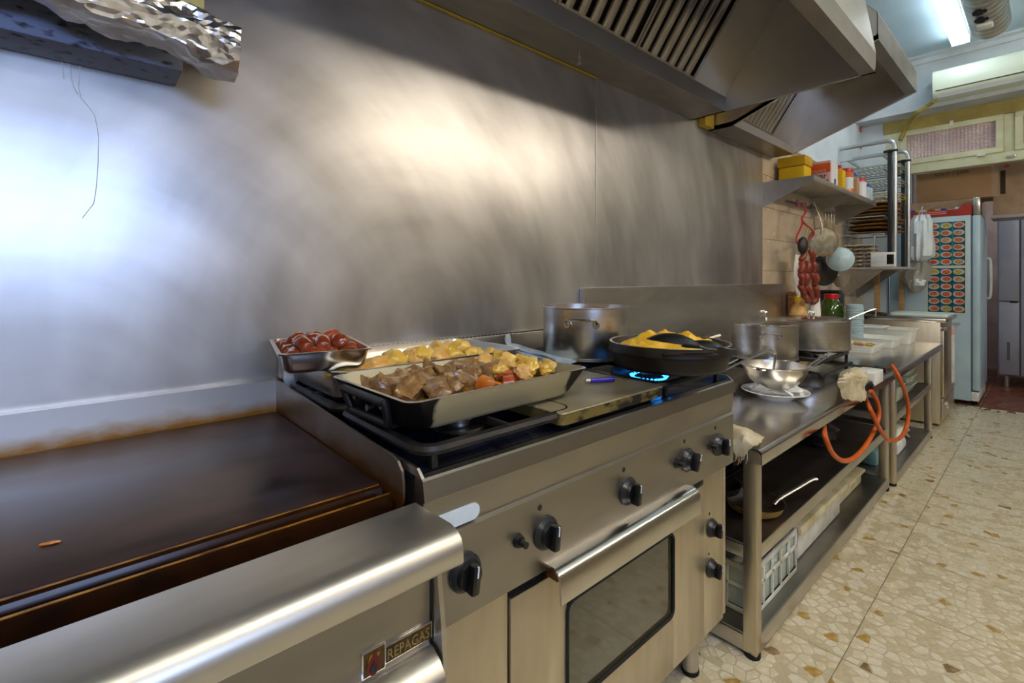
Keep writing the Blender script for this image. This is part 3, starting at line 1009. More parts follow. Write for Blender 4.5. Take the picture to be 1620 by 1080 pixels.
b = B(); cyl(b, V(RX1 - .02, DY + .016, .215), V(RX1 - .02, DY + .016, zpb - .004), .016, n=16); part('corner_post', b, 'steel_vert', t, True)
b = B(); box(b, dx0 - .004, dx1 + .003, .650, .66, .205, zpb - .002); part('door_shadow_gap', b, 'void_black', t, True)
wx0, wx1 = P(895, 1000, y=DY).x, P(1063, 880, y=DY).x
wz0, wz1 = P(1065, 970, y=DY).z, .56
b = B()
box(b, dx0, wx0, DY - .004, .652, .21, dzt - .002, .002); box(b, wx1, dx1, DY - .004, .652, .21, dzt - .002, .002)
box(b, wx0, wx1, DY - .004, .652, .21, wz0, .002); box(b, wx0, wx1, DY - .004, .652, wz1, dzt - .002, .002)
door = part('oven_door', b, 'steel_vert', t, True)
b = B(); box(b, wx0, wx1, DY + .001, DY + .004, wz0, wz1); part('door_glass', b, 'oven_glass', door, True)
b = B()
fr = [V(x, DY - .004, z) for x, z in [((wx0 + wx1) / 2 + a, (wz0 + wz1) / 2 + c) for a, c in rrect(wx1 - wx0, wz1 - wz0, .02)]]
tube(b, fr + [fr[0], fr[1]], .004, 6); part('glass_gasket', b, 'rubber', door, True)
hz = P(905, 905, y=.59).z
hx0_, hx1_ = P(885, 930, y=.585).x, P(1106, 810, y=.585).x
hp = [(DY - .004, hz + .018), (.60, hz + .020), (.588, hz + .014), (.582, hz + .004), (.580, hz - .040), (.583, hz - .040), (.586, hz + .002), (.592, hz + .010), (.602, hz + .015), (DY - .004, hz + .013)]
b = B(); prism(b, hp, 'x', hx0_, hx1_); part('door_handle', b, 'steel_shiny', door, True, angle=50)
for xx in (hx0_ + .002, hx1_ - .008):
    b = B(); box(b, xx, xx + .006, .592, DY - .004, hz - .004, hz + .012); part('handle_bracket', b, 'enamel_grime', door, True)
b = B(); box(b, RX0 + .01, RX1 - .03, .655, .67, .19, .205); part('plinth', b, 'steel_dark', t, True)
for px, py in ((RX0 + .06, .72), (RX1 - .045, .735), (RX0 + .06, 1.24), (RX1 - .045, 1.24)):
    b = B(); cyl(b, V(px, py, 0.012), V(px, py, .20), .024, n=18); ft = part('foot', b, 'steel', t, True)
    b = B(); cyl(b, V(px, py, 0.0), V(px, py, .012), .026, n=18); part('foot_pad', b, 'rubber', ft, True)


def knob(parent, x, y, z, r, ang):
    b = B(); cyl(b, V(x, y, z), V(x, y - .004, z), r * 1.16, n=28); cyl(b, V(x, y - .004, z), V(x, y - .012, z), r * 1.12, r * .95, n=28)
    k = part('knob', b, 'knob_grey', parent, True)
    b = B(); cyl(b, V(x, y - .012, z), V(x, y - .019, z), r * .92, r * .80, n=28); part('knob_face', b, 'plastic_black', k, True)
    b = B(); box(b, -r * .30, r * .30, -.034, -.016, -r * .86, r * .86, .004)
    b.transform(Matrix.Translation((x, y, z)) @ Matrix.Rotation(ang, 4, 'Y'))
    part('knob_grip', b, 'plastic_black', k, True)
    b = B(); box(b, -r * .05, r * .05, -.0348, -.030, r * .2, r * .84)
    b.transform(Matrix.Translation((x, y, z)) @ Matrix.Rotation(ang, 4, 'Y'))
    part('knob_pointer', b, 'label_pale', k, True)


for px, py, ang in ((742, 910, .12), (870, 846, .1), (1000, 779, .1), (1094, 729, .45), (1142, 705, 0)):
    q = P(px, py, y=CY_ - .012); knob(t, q.x, CY_, q.z, .026, ang)
    b = B(); cyl(b, V(q.x - .014, CY_ - .0006, q.z + .050), V(q.x - .014, CY_ + .001, q.z + .050), .0055, n=14); part('index_mark', b, 'label_ink', t, True)
for px, py, ang in ((1131, 837, .05), (1130, 901, .3)):
    q = P(px, py, y=DY - .012); knob(t, q.x, DY, q.z, .022, ang)
    b = B(); cyl(b, V(q.x - .008, DY - .0006, q.z + .042), V(q.x - .008, DY + .001, q.z + .042), .004, n=14); part('index_mark', b, 'label_ink', t, True)
for px, py in ((823, 857), (1073, 733), (1126, 705)):
    q = P(px, py, y=CY_ - .006)
    b = B(); cyl(b, V(q.x, CY_, q.z), V(q.x, CY_ - .008, q.z), .0125, .010, n=18); cyl(b, V(q.x, CY_ - .008, q.z), V(q.x, CY_ - .022, q.z), .006, n=14); part('ignition_button', b, 'plastic_black', t, True)
# stuck-on blank label
la, lb = P(700, 826, y=.6215), P(757, 806, y=.6215)
b = B()
lp = [(la.x - .02 + (lb.x - la.x + .02) * u, la.z - .002 + (.013 if v else -.013)) for u, v in ((0, 0), (.86, 0))] + \
     [(lb.x - .010 + .012 * math.sin(a), la.z - .002 - .013 * math.cos(a)) for a in [PI * k / 8 for k in range(9)]] + [(la.x - .02, la.z + .011)]
prism(b, lp, 'y', .6205, .6240); part('blank_sticker', b, 'sticker_white', t, True, smooth=False, label='white worn sticker without print')


def burner(parent, x, y, flame_on, label=None):
    b = B(); lathe(b, [(.052, RZ), (.052, RZ + .006), (.045, RZ + .009), (.030, RZ + .010), (0, RZ + .010)], (x, y, 0), 28); q = part('burner_base', b, 'steel_dark', parent, True)
    b = B(); lathe(b, [(.022, RZ + .010), (.024, RZ + .018), (.038, RZ + .022), (.040, RZ + .030), (.034, RZ + .034), (0, RZ + .035)], (x, y, 0), 28); part('burner_cap', b, 'steel', q, True)
    if flame_on:
        b = B()
        for k in range(26):
            a = 2 * PI * k / 26
            p0 = V(x + .040 * math.cos(a), y + .040 * math.sin(a), RZ + .028)
            p1 = V(x + .052 * math.cos(a), y + .052 * math.sin(a), RZ + .034)
            tube(b, [p0, (p0 + p1) / 2 + V(0, 0, -.001), p1], [.0025, .003, .0004], 6)
        part('gas_flame', b, 'flame', q, True, label='ring of small blue gas flames')


def grate(x0, x1, y0, y1, hf=0.0):
    z = RZ + .030
    b = B()
    r = .03
    loop = [V((x0 + x1) / 2 + a, (y0 + y1) / 2 + c, z) for a, c in rrect(x1 - x0, y1 - y0, r)]
    tube(b, loop + [loop[0], loop[1]], .011, 8, .9)
    g = part('pan_grate', b, 'iron_black', RANGE, True)
    xm, ym = (x0 + x1) / 2, (y0 + y1) / 2
    for ax, ay, cx, cy in ((x0, ym, xm - .03, ym), (x1, ym, xm + .03, ym), (xm, y0, xm, ym - .03), (xm, y1, xm, ym + .03)):
        b = B(); box(b, min(ax, cx) - .004, max(ax, cx) + .004, min(ay, cy) - .004, max(ay, cy) + .004, z - .005, z + .011 + hf, .003)
        part('grate_finger', b, 'iron_black', g, True)
    for xx in (x0 + .02, x1 - .02):
        for yy in (y0 + .004, y1 - .004):
            b = B(); box(b, xx - .006, xx + .006, yy - .006, yy + .006, RZ, z - .006, .002); part('grate_leg', b, 'iron_black', g, True)


gz = RZ + .04
gl = P(662, 738, z=gz)
grate(.395, .745, .648, .955)
grate(.395, .745, .975, 1.275)
grate(1.085, 1.405, .650, .955, .016)
grate(1.085, 1.405, .975, 1.275)
grate(.765, 1.065, .975, 1.275)
burner(RANGE, .57, .80, False); burner(RANGE, .57, 1.12, False)
burner(RANGE, 1.165, .738, True); burner(RANGE, 1.245, 1.12, False); burner(RANGE, .915, 1.12, False)

# ================================================================== ON THE RANGE
def pot_body(b, r, h, th=.002, rim=.004, rb=.012):
    lathe(b, [(0, 0), (r - rb, 0), (r - .003, .004), (r, rb), (r, h - .004), (r + rim, h - .002), (r + rim, h + .001), (r - th, h + .001), (r - th, rb), (r - rb, th), (0, th)], n=56)


def loop_handle(parent, r, z, ang, span=.045, out=.035, m='steel_shiny', rad=.0035):
    M = Matrix.Rotation(ang, 4, 'Z')
    b = B()
    p = [V(r, -span, z - .012), V(r + .012, -span, z), V(r + out * .75, -span * .9, z + .004), V(r + out, -span * .55, z + .006), V(r + out, span * .55, z + .006), V(r + out * .75, span * .9, z + .004), V(r + .012, span, z), V(r, span, z - .012)]
    tube(b, smooth_path(p, 4), rad, 8)
    b.transform(M)
    h = part('handle', b, m, parent)
    for s in (-1, 1):
        b = B(); cyl(b, V(r - .001, s * span, z - .012), V(r + .005, s * span, z - .012), .010, n=16); b.transform(M); part('rivet', b, m, h)


def pot(name, label, loc, r, h, hz, ang, lid=None, m='steel_pot', handle_out=.035, soup=None):
    t = thing(name, label, 'pot', loc)
    b = B(); pot_body(b, r, h); part('body', b, m, t)
    b = B(); lathe(b, [(r - .02, -.0), (r - .016, -.0005), (r + .0015, .004), (r + .0015, .012), (r - .001, .013)], n=56); part('base_disc', b, 'steel', t)
    for k in (0, PI): loop_handle(t, r, hz, ang + k, out=handle_out)
    if soup:
        b = B(); lathe(b, [(r - .003, h * .8), (r - .02, h * .802), (0, h * .803)], n=48); part('soup', b, soup, t)
    if lid:
        b = B(); lathe(b, [(r + .005, h), (r + .006, h + .004), (r - .004, h + .008), (r * .8, h + .014), (r * .4, h + lid), (0, h + lid + .003), (0, h + lid - .001), (r * .4, h + lid - .004), (r * .8, h + .010), (r - .004, h + .003)], n=56)
        l = part('lid', b, 'steel_shiny', t)
        b = B(); zt = h + lid
        tube(b, smooth_path([V(-.022, 0, zt), V(-.021, 0, zt + .022), V(-.014, 0, zt + .032), V(.014, 0, zt + .032), V(.021, 0, zt + .022), V(.022, 0, zt)], 4), .0055, 8, 1.5)
        b.transform(Matrix.Rotation(.9, 4, 'Z'))
        part('lid_handle', b, 'chrome', l)
    return t


def along(px, d):
    u = (px - CX) / FPX
    return V((math.cos(TH) + u * math.sin(TH)) * d, (math.sin(TH) - u * math.cos(TH)) * d, 0)


q = along(926, 1.60)
pot('stock_pot', 'tall open stainless stock pot on the back burner of the range', (q.x, q.y, RZ + .0415), .139, .166, .128, math.radians(215), soup='broth_orange')

# black cast pan with yellow mash
q = along(1058, 1.33)
PANZ = RZ + .0575
t = thing('sauteing_pan', 'black cast two-eared pan full of yellow mash over the lit burner', 'pan', (q.x, q.y, PANZ))
r, h = .160, .068
b = B(); lathe(b, [(0, 0), (r - .022, 0), (r - .014, .004), (r - .010, .012), (r - .005, h * .62), (r + .003, h * .66), (r + .003, h * .72), (r - .001, h), (r - .006, h + .001), (r - .009, h - .003), (r - .018, .010), (r - .03, .006), (0, .006)], n=56); part('body', b, 'pan_black', t)
b = B(); lathe(b, [(r - .0065, h + .0008), (r - .001, h + .0016), (r + .0005, h + .0004)], n=56); part('worn_rim', b, 'steel', t)
b = B()
p = [V(r - .004, -.06, h - .012), V(r + .016, -.055, h - .008), V(r + .030, -.03, h - .006), V(r + .032, 0, h - .006), V(r + .030, .03, h - .006), V(r + .016, .055, h - .008), V(r - .004, .06, h - .012)]
tube(b, smooth_path(p, 4), .006, 8, .6); b.transform(Matrix.Rotation(math.radians(228), 4, 'Z')); part('ear_handle', b, 'pan_black', t)
b = B(); tube(b, [V(r - .005, 0, h - .010), V(r + .04, 0, h - .004), V(r + .085, 0, h)], [.010, .012, .013], 10, .7); b.transform(Matrix.Rotation(math.radians(-5), 4, 'Z')); hd = part('handle_stub', b, 'steel_dark', t)
b = B(); tube(b, [V(r + .085, 0, h), V(r + .098, 0, h + .001)], [.012, .008], 10, .7); b.transform(Matrix.Rotation(math.radians(-5), 4, 'Z')); part('handle_tip', b, 'plastic_black', hd)
# mash
b = B()
n = 40
rows = []
for i in range(15):
    rr = (r - .020) * i / 14
    row = []
    for k in range(n):
        a = 2 * PI * k / n
        x, y = rr * math.cos(a), rr * math.sin(a)
        z = .050 + .036 * max(0, 1 - (rr / (r - .02)) ** 2) + .022 * noise.noise(V(x * 30, y * 30, 3)) + .010 * noise.noise(V(x * 75, y * 75, 1)) + .012 * math.exp(-((x + .05) ** 2 + (y - .03) ** 2) / .002)
        row.append(b.verts.new((x, y, z)))
    rows.append(row)
for a_, c_ in zip(rows[:-1], rows[1:]):
    for k in range(n):
        try: b.faces.new((a_[k], a_[(k + 1) % n], c_[(k + 1) % n], c_[k]))
        except ValueError: pass
solo('mash', b, 'mash_yellow', 'mound of yellow mash filling the black cast pan', 'food', (q.x, q.y, PANZ))
# black serving spoon and slotted skimmer lying on the mash
def spoon(label, cx, cy, z, L, Wd, ang, tilt, m, name='serving_spoon', roll=0.0, depth=.012):
    b = B()
    N_, M_ = 14, 8
    top = []
    for i in range(N_ + 1):
        u = i / N_
        hw = Wd * math.sin(PI * min(1, max(0.02, u))) ** .6
        row = []
        for j in range(M_ + 1):
            v = -1 + 2 * j / M_
            row.append(V((u - .5) * L, hw * v, -depth * (1 - v * v) * math.sin(PI * u) ** .8))
        top.append(row)
    loft(b, [r_ + [p - V(0, 0, .003) for p in r_[::-1]] for r_ in top])
    Mx = Matrix.Rotation(ang, 4, 'Z') @ Matrix.Rotation(tilt, 4, 'Y') @ Matrix.Rotation(roll, 4, 'X')
    b.transform(Mx)
    o = thing(name, label, 'spoon', (cx, cy, z))
    part('bowl', b, m, o)
    b = B(); tube(b, smooth_path([V(L * .46, 0, -.001), V(L * .62, 0, .004), V(L * .85, 0, .004)], 3), [.006] * 7, 8, .6); b.transform(Mx); part('handle', b, m, o)
w1 = P(1066, 542, z=PANZ + h + .034); w2 = P(1112, 549, z=PANZ + h + .014)
spoon('glossy black serving spoon lying face down in the yellow mash', w1.x, w1.y, w1.z, .125, .040, math.radians(-28), math.radians(8), 'plastic_black', roll=PI, depth=.018)
spoon('black serving spoon resting on the edge of the cast pan', w2.x, w2.y, w2.z, .105, .032, math.radians(-30), math.radians(2), 'plastic_black', roll=PI, depth=.014)

# flat steel plate over the middle burner
z = .938
c0, c1, c2 = P(902, 659, z=z), P(1040, 607, z=z), P(922, 580, z=z)
px0, px1, py0, py1 = .69, 1.062, .628, .925
t = thing('burner_plate', 'flat worn steel plate with blackened edges covering the middle burner', 'plate', ((px0 + px1) / 2, (py0 + py1) / 2, RZ))
w_, d_ = px1 - px0, py1 - py0
def Lp(ins, zz): return [V(x, y, zz) for x, y in rrect(w_ - 2 * ins, d_ - 2 * ins, .014)]
b = B(); loft(b, [Lp(.002, .034), Lp(0, .036), Lp(.001, .038), Lp(.003, .039)]); part('top', b, 'plate_steel_old', t)
zone_mat('plate_edge', '#7a6a3a', '#120d0a', 'X', -0.9, .9, .45, .5, 26, .9, (1, 1, 2), .6, .2, .06)
b = B(); loft(b, [Lp(.006, .012), Lp(.001, .014), Lp(.001, .0345)]); part('edge', b, 'plate_edge', t)
b = B(); loft(b, [Lp(.02, 0.001), Lp(.012, .012)]); part('support', b, 'iron_black', t)
# lighter
pl_ = P(926, 603, z=.945); pr_ = P(972, 600, z=.945)
d = (pr_ - pl_); d.z = 0
t = thing('lighter', 'dark blue plastic lighter lying on the flat steel plate', 'lighter', (pl_.x, pl_.y, .9395), math.atan2(d.y, d.x))
ll = d.length
b = B(); tube(b, [V(ll * .16, 0, .006), V(ll * .97, 0, .006), V(ll, 0, .006)], [.006, .006, .004], 14, 1.0); part('body', b, 'lighter_blue', t)
b = B(); tube(b, [V(0, 0, .006), V(ll * .16, 0, .006)], .0055, 12); part('metal_head', b, 'steel_shiny', t)
# small blue and white cloth
def crumple(label, name, pts_, width, m, th=.012, seed=1, cat='cloth', amp=.35, fr=22):
    b = B()
    path = smooth_path(pts_, 8)
    frs = frames(path)
    n_ = 22
    lp = []
    for i, (p, tg, a, c) in enumerate(frs):
        u = i / (len(frs) - 1)
        ww = width(u)
        l_ = []
        for k in range(n_):
            an = 2 * PI * k / n_
            rr = 1 + amp * noise.noise(V(math.cos(an) * 1.3 + seed, math.sin(an) * 1.3, u * fr * .25)) + .18 * math.sin(an * 4 + seed + 3 * u)
            off = a * math.cos(an) * ww * rr
            off += c * math.sin(an) * th * rr * (0.5 + ww * 18 * .5)
            l_.append(p + off)
        lp.append(l_)
    loft(b, lp)
    return b
base = P(850, 575, z=.955)
pp = [P(x, y, z=zz) for x, y, zz in ((893, 574, .947), (876, 566, .950), (850, 560, .953), (822, 552, .965), (806, 546, .98), (803, 530, 1.0))]
b = crumple('', '', pp, lambda u: .034 * (1 - u) ** .6 + .004, 'rag_blue', .011, 3)
o = solo('dish_cloth', b, ['rag_blue'], 'twisted blue grey dish cloth behind the flat steel plate', 'cloth', (base.x, base.y, .942), world=True)

# ---- roasting pan
zone_mat('roast_pan', '#b5a77e', '#120f0c', 'X', .10, .235, .42, .15, 11, .7, (1, 1, .7), .45, .1, .03, True, bump=.15)
zone_mat('roast_pan_in', '#9d967e', '#6e4a12', 'Z', .05, .012, .4, .35, 13, .9, (1, 1, 1.4), .35, .1, .25)
rz0 = .9425
fl, frr = P(650, 652, z=.998), P(913, 590, z=.998)
cxp, cyp = .604, .822
t = RP = thing('roasting_pan', 'chipped black and bare metal roasting pan of stewed meat at the range front', 'pan', (cxp, cyp, rz0), math.radians(1.5))
wR, dR, hR = .452, .298, .060
def RL(ins, zz, r_=.03): return [V(x, y, zz) for x, y in rrect(wR - 2 * ins, dR - 2 * ins, r_)]
b = B(); loft(b, [RL(.040, 0, .05), RL(.028, .004, .045), RL(.020, .012, .04), RL(0, hR, .022), RL(-.002, hR + .001, .022)], True, False); part('body', b, 'roast_pan', t)
b = B(); loft(b, [RL(-.002, hR + .001, .022), RL(.003, hR + .002, .022)], False, False); part('rim', b, 'steel', t)
b = B(); loft(b, [RL(.003, hR + .002, .022), RL(.022, .014, .038), RL(.042, .006, .045)], False, True); part('inside', b, 'roast_pan_in', t)
for s in (-1, 1):
    xx = s * (wR / 2 + .008)
    b = B()
    lp = [V(xx, a, c) for a, c in ((-.080, .050), (.080, .050), (.080, .045), (.070, .012), (.066, .010), (-.066, .010), (-.070, .012), (-.080, .045), (-.080, .050), (-.07, .050))]
    tube(b, [v - V(s * (.058 - v.z) * .32, 0, 0) for v in lp], [.0075] * 10, 10); hd = part('handle', b, 'iron_black', t)
    for yy, zz in ((-.05, .038), (.05, .038), (0, .026)):
        b = B(); cyl(b, V(s * (wR / 2 - .020), yy, zz), V(xx + s * .002 - s * .012, yy, zz), .006, n=12); part('bolt', b, 'steel_dark', hd)


def local_obj(name, b, m, label, cat, group, base, rz, world=False):
    o = solo(name, b, m, label, cat, base, rz, group)
    return o


RM = Matrix.Translation((cxp, cyp, rz0)) @ Matrix.Rotation(math.radians(1.5), 4, 'Z')
b = B(); loft(b, [[V(x, y, .030) for x, y in rrect(wR - .034, dR - .034, .036)], [V(x, y, .0305) for x, y in rrect(wR - .05, dR - .05, .03)]]); solo('gravy', b, 'broth_orange', 'oily yellow gravy in the roasting pan', 'gravy', RM.translation, math.radians(1.5))


def chunk(seed, sx, sy, sz, jag=.25):
    """an angular torn slab of meat"""
    rr = random.Random(seed)
    b = B()
    bmesh.ops.create_cube(b, size=1.0)
    bmesh.ops.subdivide_edges(b, edges=b.edges[:], cuts=4, use_grid_fill=True)
    off = V(seed * 3.1, seed * 1.7, 0)
    for v in b.verts:
        p = Vector(v.co)
        nn = Vector((noise.noise(p * 2.2 + off), noise.noise(p * 2.2 + off + V(9, 0, 0)), noise.noise(p * 2.2 + off + V(0, 9, 0))))
        v.co = Vector((p.x * sx, p.y * sy, p.z * sz)) + Vector((nn.x * sx, nn.y * sy, nn.z * sz)) * jag * 1.6
    bmesh.ops.smooth_vert(b, verts=b.verts[:], factor=.35, use_axis_x=True, use_axis_y=True, use_axis_z=True)
    for v in b.verts: v.co *= 1.12 + .10 * noise.noise(v.co * 110 + off)
    return b


rf = random.Random(21)
spots = [(-.165, .030), (-.125, .075), (-.075, .055), (-.030, .085), (.015, .060), (-.145, -.02), (-.095, 0), (-.045, .010), (.005, .0), (.045, .045), (-.11, -.055), (-.06, -.045), (.05, .085), (.065, 0.01), (-.165, .085), (-.02, .04), (-.08, .095), (.03, .025)]
for k, (x, y) in enumerate(spots):
    b = chunk(k + 1, rf.uniform(.040, .060), rf.uniform(.026, .040), rf.uniform(.022, .032), .24)
    b.transform(Matrix.Rotation(rf.uniform(-.6, .6), 4, 'X') @ Matrix.Rotation(rf.uniform(-.55, .55), 4, 'Y'))
    p = RM @ V(x, y, .040 + rf.uniform(0, .010))
    solo('meat_slice', b, 'meat_pale' if k % 3 == 0 else 'meat_brown', ('pale marbled slab of stewed meat in the roasting pan' if k % 3 == 0 else 'dark brown slab of stewed meat in the roasting pan'), 'meat', p, rf.uniform(0, 3.1), 'stewed meat slabs in the roasting pan', angle=80)
for k, (x, y, a) in enumerate(((.015, -.045, .3), (.055, -.075, .9), (-.005, -.09, .1), (.085, -.035, 2.0), (-.07, -.10, .5), (-.115, -.105, .2))):
    b = B()
    n_, wd = 14, .022
    prof = [V(.020 * math.cos(2.6 * i / n_ * 1.3), 0, .020 * math.sin(2.6 * i / n_ * 1.3)) for i in range(n_ + 1)]
    if k > 3: prof = [V(-.028 + .056 * i / n_, 0, .004 * math.sin(i)) for i in range(n_ + 1)]
    loft(b, [[v + V(0, -wd / 2, 0), v + V(0, wd / 2, 0), v * .82 + V(0, wd / 2, -.001), v * .82 + V(0, -wd / 2, -.001)] for v in prof])
    b.transform(Matrix.Rotation(rf.uniform(-.3, .3), 4, 'X'))
    solo('bacon_strip', b, 'bacon_orange' if k % 2 == 0 else 'bacon_red', 'curled orange red strip of bacon in the roasting pan', 'bacon', RM @ V(x, y, .036), a, 'bacon strips in the roasting pan')
for k, (x, y, s) in enumerate(((.165, .055, 1.25), (.13, .02, 1.0), (.185, .0, 1.1), (.10, .055, 1.0), (.155, -.035, 1.0), (.115, -.055, .9), (.185, .095, 1.1), (.13, .095, 1.1), (.195, -.05, .9), (.20, .045, 1.0), (.085, -.01, .8))):
    b = B(); blob(b, (0, 0, 0), (.026 * s, .021 * s, .017 * s), k + 40, .55, 3, (rf.uniform(-.4, .4), rf.uniform(-.4, .4), 0), 1.5)
    solo('chicken_chunk', b, 'chicken' if k % 2 == 0 else 'chicken_pale', ('golden chunk of chicken in the roasting pan' if k % 2 == 0 else 'pale flesh-coloured chunk of chicken in the roasting pan'), 'chicken', RM @ V(x, y, .046 + .007 * s), rf.uniform(0, 3), 'chicken chunks in the roasting pan')

# ---- long gastronorm tray of chicken
t = thing('chicken_tray', 'long stainless tray of golden chicken pieces behind the roasting pan', 'tray', (.648, 1.124, .9425))
b = B(); tray(b, .522, .300, .064, .035, .008, .0015, .006); part('body', b, 'steel_pot', t)
b = B(); loft(b, [[V(x, y, .050) for x, y in rrect(.505, .283, .03)], [V(x, y, .0505) for x, y in rrect(.48, .26, .03)]]); solo('chicken_broth', b, 'broth', 'yellow broth around the chicken in the long tray', 'broth', (.648, 1.124, .9425))
for k, (px, py, sx, sy, sz, a) in enumerate(((622, 578, .052, .030, .024, .2), (655, 575, .040, .034, .030, 1.2), (680, 565, .040, .028, .036, .4), (700, 572, .034, .030, .034, 0), (648, 562, .042, .022, .028, .7), (692, 552, .030, .022, .030, 1.3),
                                            (722, 565, .044, .030, .026, .5), (728, 548, .036, .026, .030, .3), (748, 563, .040, .024, .022, 2.8), (710, 548, .030, .024, .026, .2), (778, 556, .034, .017, .017, .5), (760, 556, .034, .022, .020, .9), (600, 585, .05, .024, .016, .1), (570, 588, .045, .022, .012, 0),
                                            (735, 570, .034, .022, .020, 1.0), (672, 582, .04, .022, .016, .2), (795, 552, .022, .014, .014, .2))):
    p = P(px, py, z=1.012); p.y = min(1.23, max(1.02, p.y)); p.x = min(.85, p.x)
    b = B(); blob(b, (0, 0, 0), (sx * .9, sy * .9, sz * .9), k + 3, .4, 3, (0, 0, 0), 1.2)
    solo('chicken_piece', b, 'chicken' if k % 3 else 'chicken_pale', ('golden boiled chicken piece heaped in the long tray' if k % 3 else 'paler boiled chicken piece heaped in the long tray'), 'chicken', (p.x, p.y, .9425 + .050 + sz * .40), a, 'boiled chicken pieces in the long tray')

# ---- small tray of chorizo on top
ts = Matrix.Translation((.402, 1.115, 1.0095)) @ Matrix.Rotation(math.radians(-12), 4, 'Z')
t = thing('chorizo_tray', 'small stainless tray of cooked chorizo perched on the long tray', 'tray', ts.translation, math.radians(-12))
b = B(); tray(b, .172, .270, .042, .020, .006, .0015, .006); part('body', b, 'steel_shiny', t)
rf = random.Random(8)
k = 0
for layer, zz in ((0, .028), (1, .048)):
    for i in range(4 if layer == 0 else 3):
        for j in range(5 if layer == 0 else 3):
            x = -.055 + i * .036 + layer * .016 + rf.uniform(-.006, .006); y = -.098 + j * (.049 if layer == 0 else .062) + layer * .02 + rf.uniform(-.008, .008)
            s = rf.uniform(.9, 1.15)
            b = B(); L_ = .015 * s; r_ = .0155 * s
            tube(b, smooth_path([V(-L_ - .006, 0, 0), V(-L_, 0, 0), V(0, 0, .002), V(L_, 0, 0), V(L_ + .005, 0, 0)], 3), [r_ * f for f in (.35, .62, .82, .95, 1, 1.02, 1.03, 1.02, 1, .97, .92, .80, .55)], 14)
            for v in b.verts: v.co *= 1 + .08 * noise.noise(v.co * 70 + V(k, 0, 0))
            b.transform(Matrix.Rotation(rf.uniform(-.5, .5) * (1 if layer else .3), 4, 'Y'))
            solo('chorizo_piece', b, 'chorizo' if rf.random() < .75 else 'chorizo_cut', 'short glossy red brown piece of cooked chorizo in the small tray', 'sausage', ts @ V(x, y, zz), rf.uniform(0, 3.1), 'chorizo pieces in the small tray')
            k += 1

# ================================================================== LOW TABLES
def work_table(label, x0, x1, yf, yb, zt, zm, zl, leg_x, lips):
    t = thing('work_table', label, 'table', ((x0 + x1) / 2, (yf + yb) / 2, 0))
    h = .045
    prof = [(yb, zt), (yf + .014, zt), (yf + .006, zt - .002), (yf + .001, zt - .008), (yf, zt - .014), (yf, zt - h), (yf + .003, zt - h), (yf + .003, zt - .015), (yf + .016, zt - .004), (yb, zt - .004)]
    b = B(); prism(b, prof, 'x', x0, x1); top = part('top', b, 'steel_shiny', t, True, angle=50)
    for xa in (x0, x1 - .003):
        b = B(); prism(b, [(yb, zt - .001), (yf + .014, zt - .001), (yf + .006, zt - .003), (yf + .002, zt - .010), (yf + .001, zt - h), (yb, zt - h)], 'x', xa, xa + .003); part('end_apron', b, 'steel', top, True)
    s = .042
    for xx in leg_x:
        for yy in (yf + .022, yb - .06):
            b = B(); box(b, xx, xx + s, yy, yy + s, .015, zt - .006, .003); l = part('leg', b, 'steel_vert', t, True)
            b = B(); cyl(b, V(xx + s / 2, yy + s / 2, 0), V(xx + s / 2, yy + s / 2, .016), .024, n=16); part('foot', b, 'rubber', l, True)
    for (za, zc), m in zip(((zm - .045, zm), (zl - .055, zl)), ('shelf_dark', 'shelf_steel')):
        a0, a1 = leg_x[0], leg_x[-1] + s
        b = B(); box(b, a0 + .002, a1 - .002, yf + .026, yb - .03, zc - .006, zc - .002); sh = part('shelf', b, m, t, True)
        b = B(); box(b, a0 + s, a1 - s, yf + .024, yf + .030, za, zc, .001); part('shelf_lip', b, 'steel', sh, True)
        b = B(); box(b, a0 + s, a1 - s, yb - .034, yb - .028, za, zc, .001); part('shelf_lip', b, 'steel', sh, True)
        for xa in (a0 + .002, a1 - .008):
            b = B(); box(b, xa, xa + .006, yf + .022 + s, yb - .06, za, zc, .001); part('shelf_lip', b, 'steel', sh, True)
    return t


T1X0, T1X1, T1Y, T1Z = 1.556, 3.44, .590, .670
work_table('long low stainless table with two shelves, right after the range', T1X0, T1X1, T1Y, W - .002, T1Z, .355, .070, (1.570, 3.375), 0)
T2X0, T2X1, T2Y, T2Z = 3.475, 5.13, .575, .680
work_table('low stainless table with two shelves next to the gas hoses and white food tubs', T2X0, T2X1, T2Y, W - .002, T2Z, .410, .062, (3.485, 4.735), 0)
s0, s1 = P(925, 455, y=W - .03), P(1240, 455, y=W - .03)
b = B(); box(b, s0.x, s1.x, W - .028, W - .001, T1Z, s0.z, .002); struct('splash_sheet', b, 'steel', wall_back)

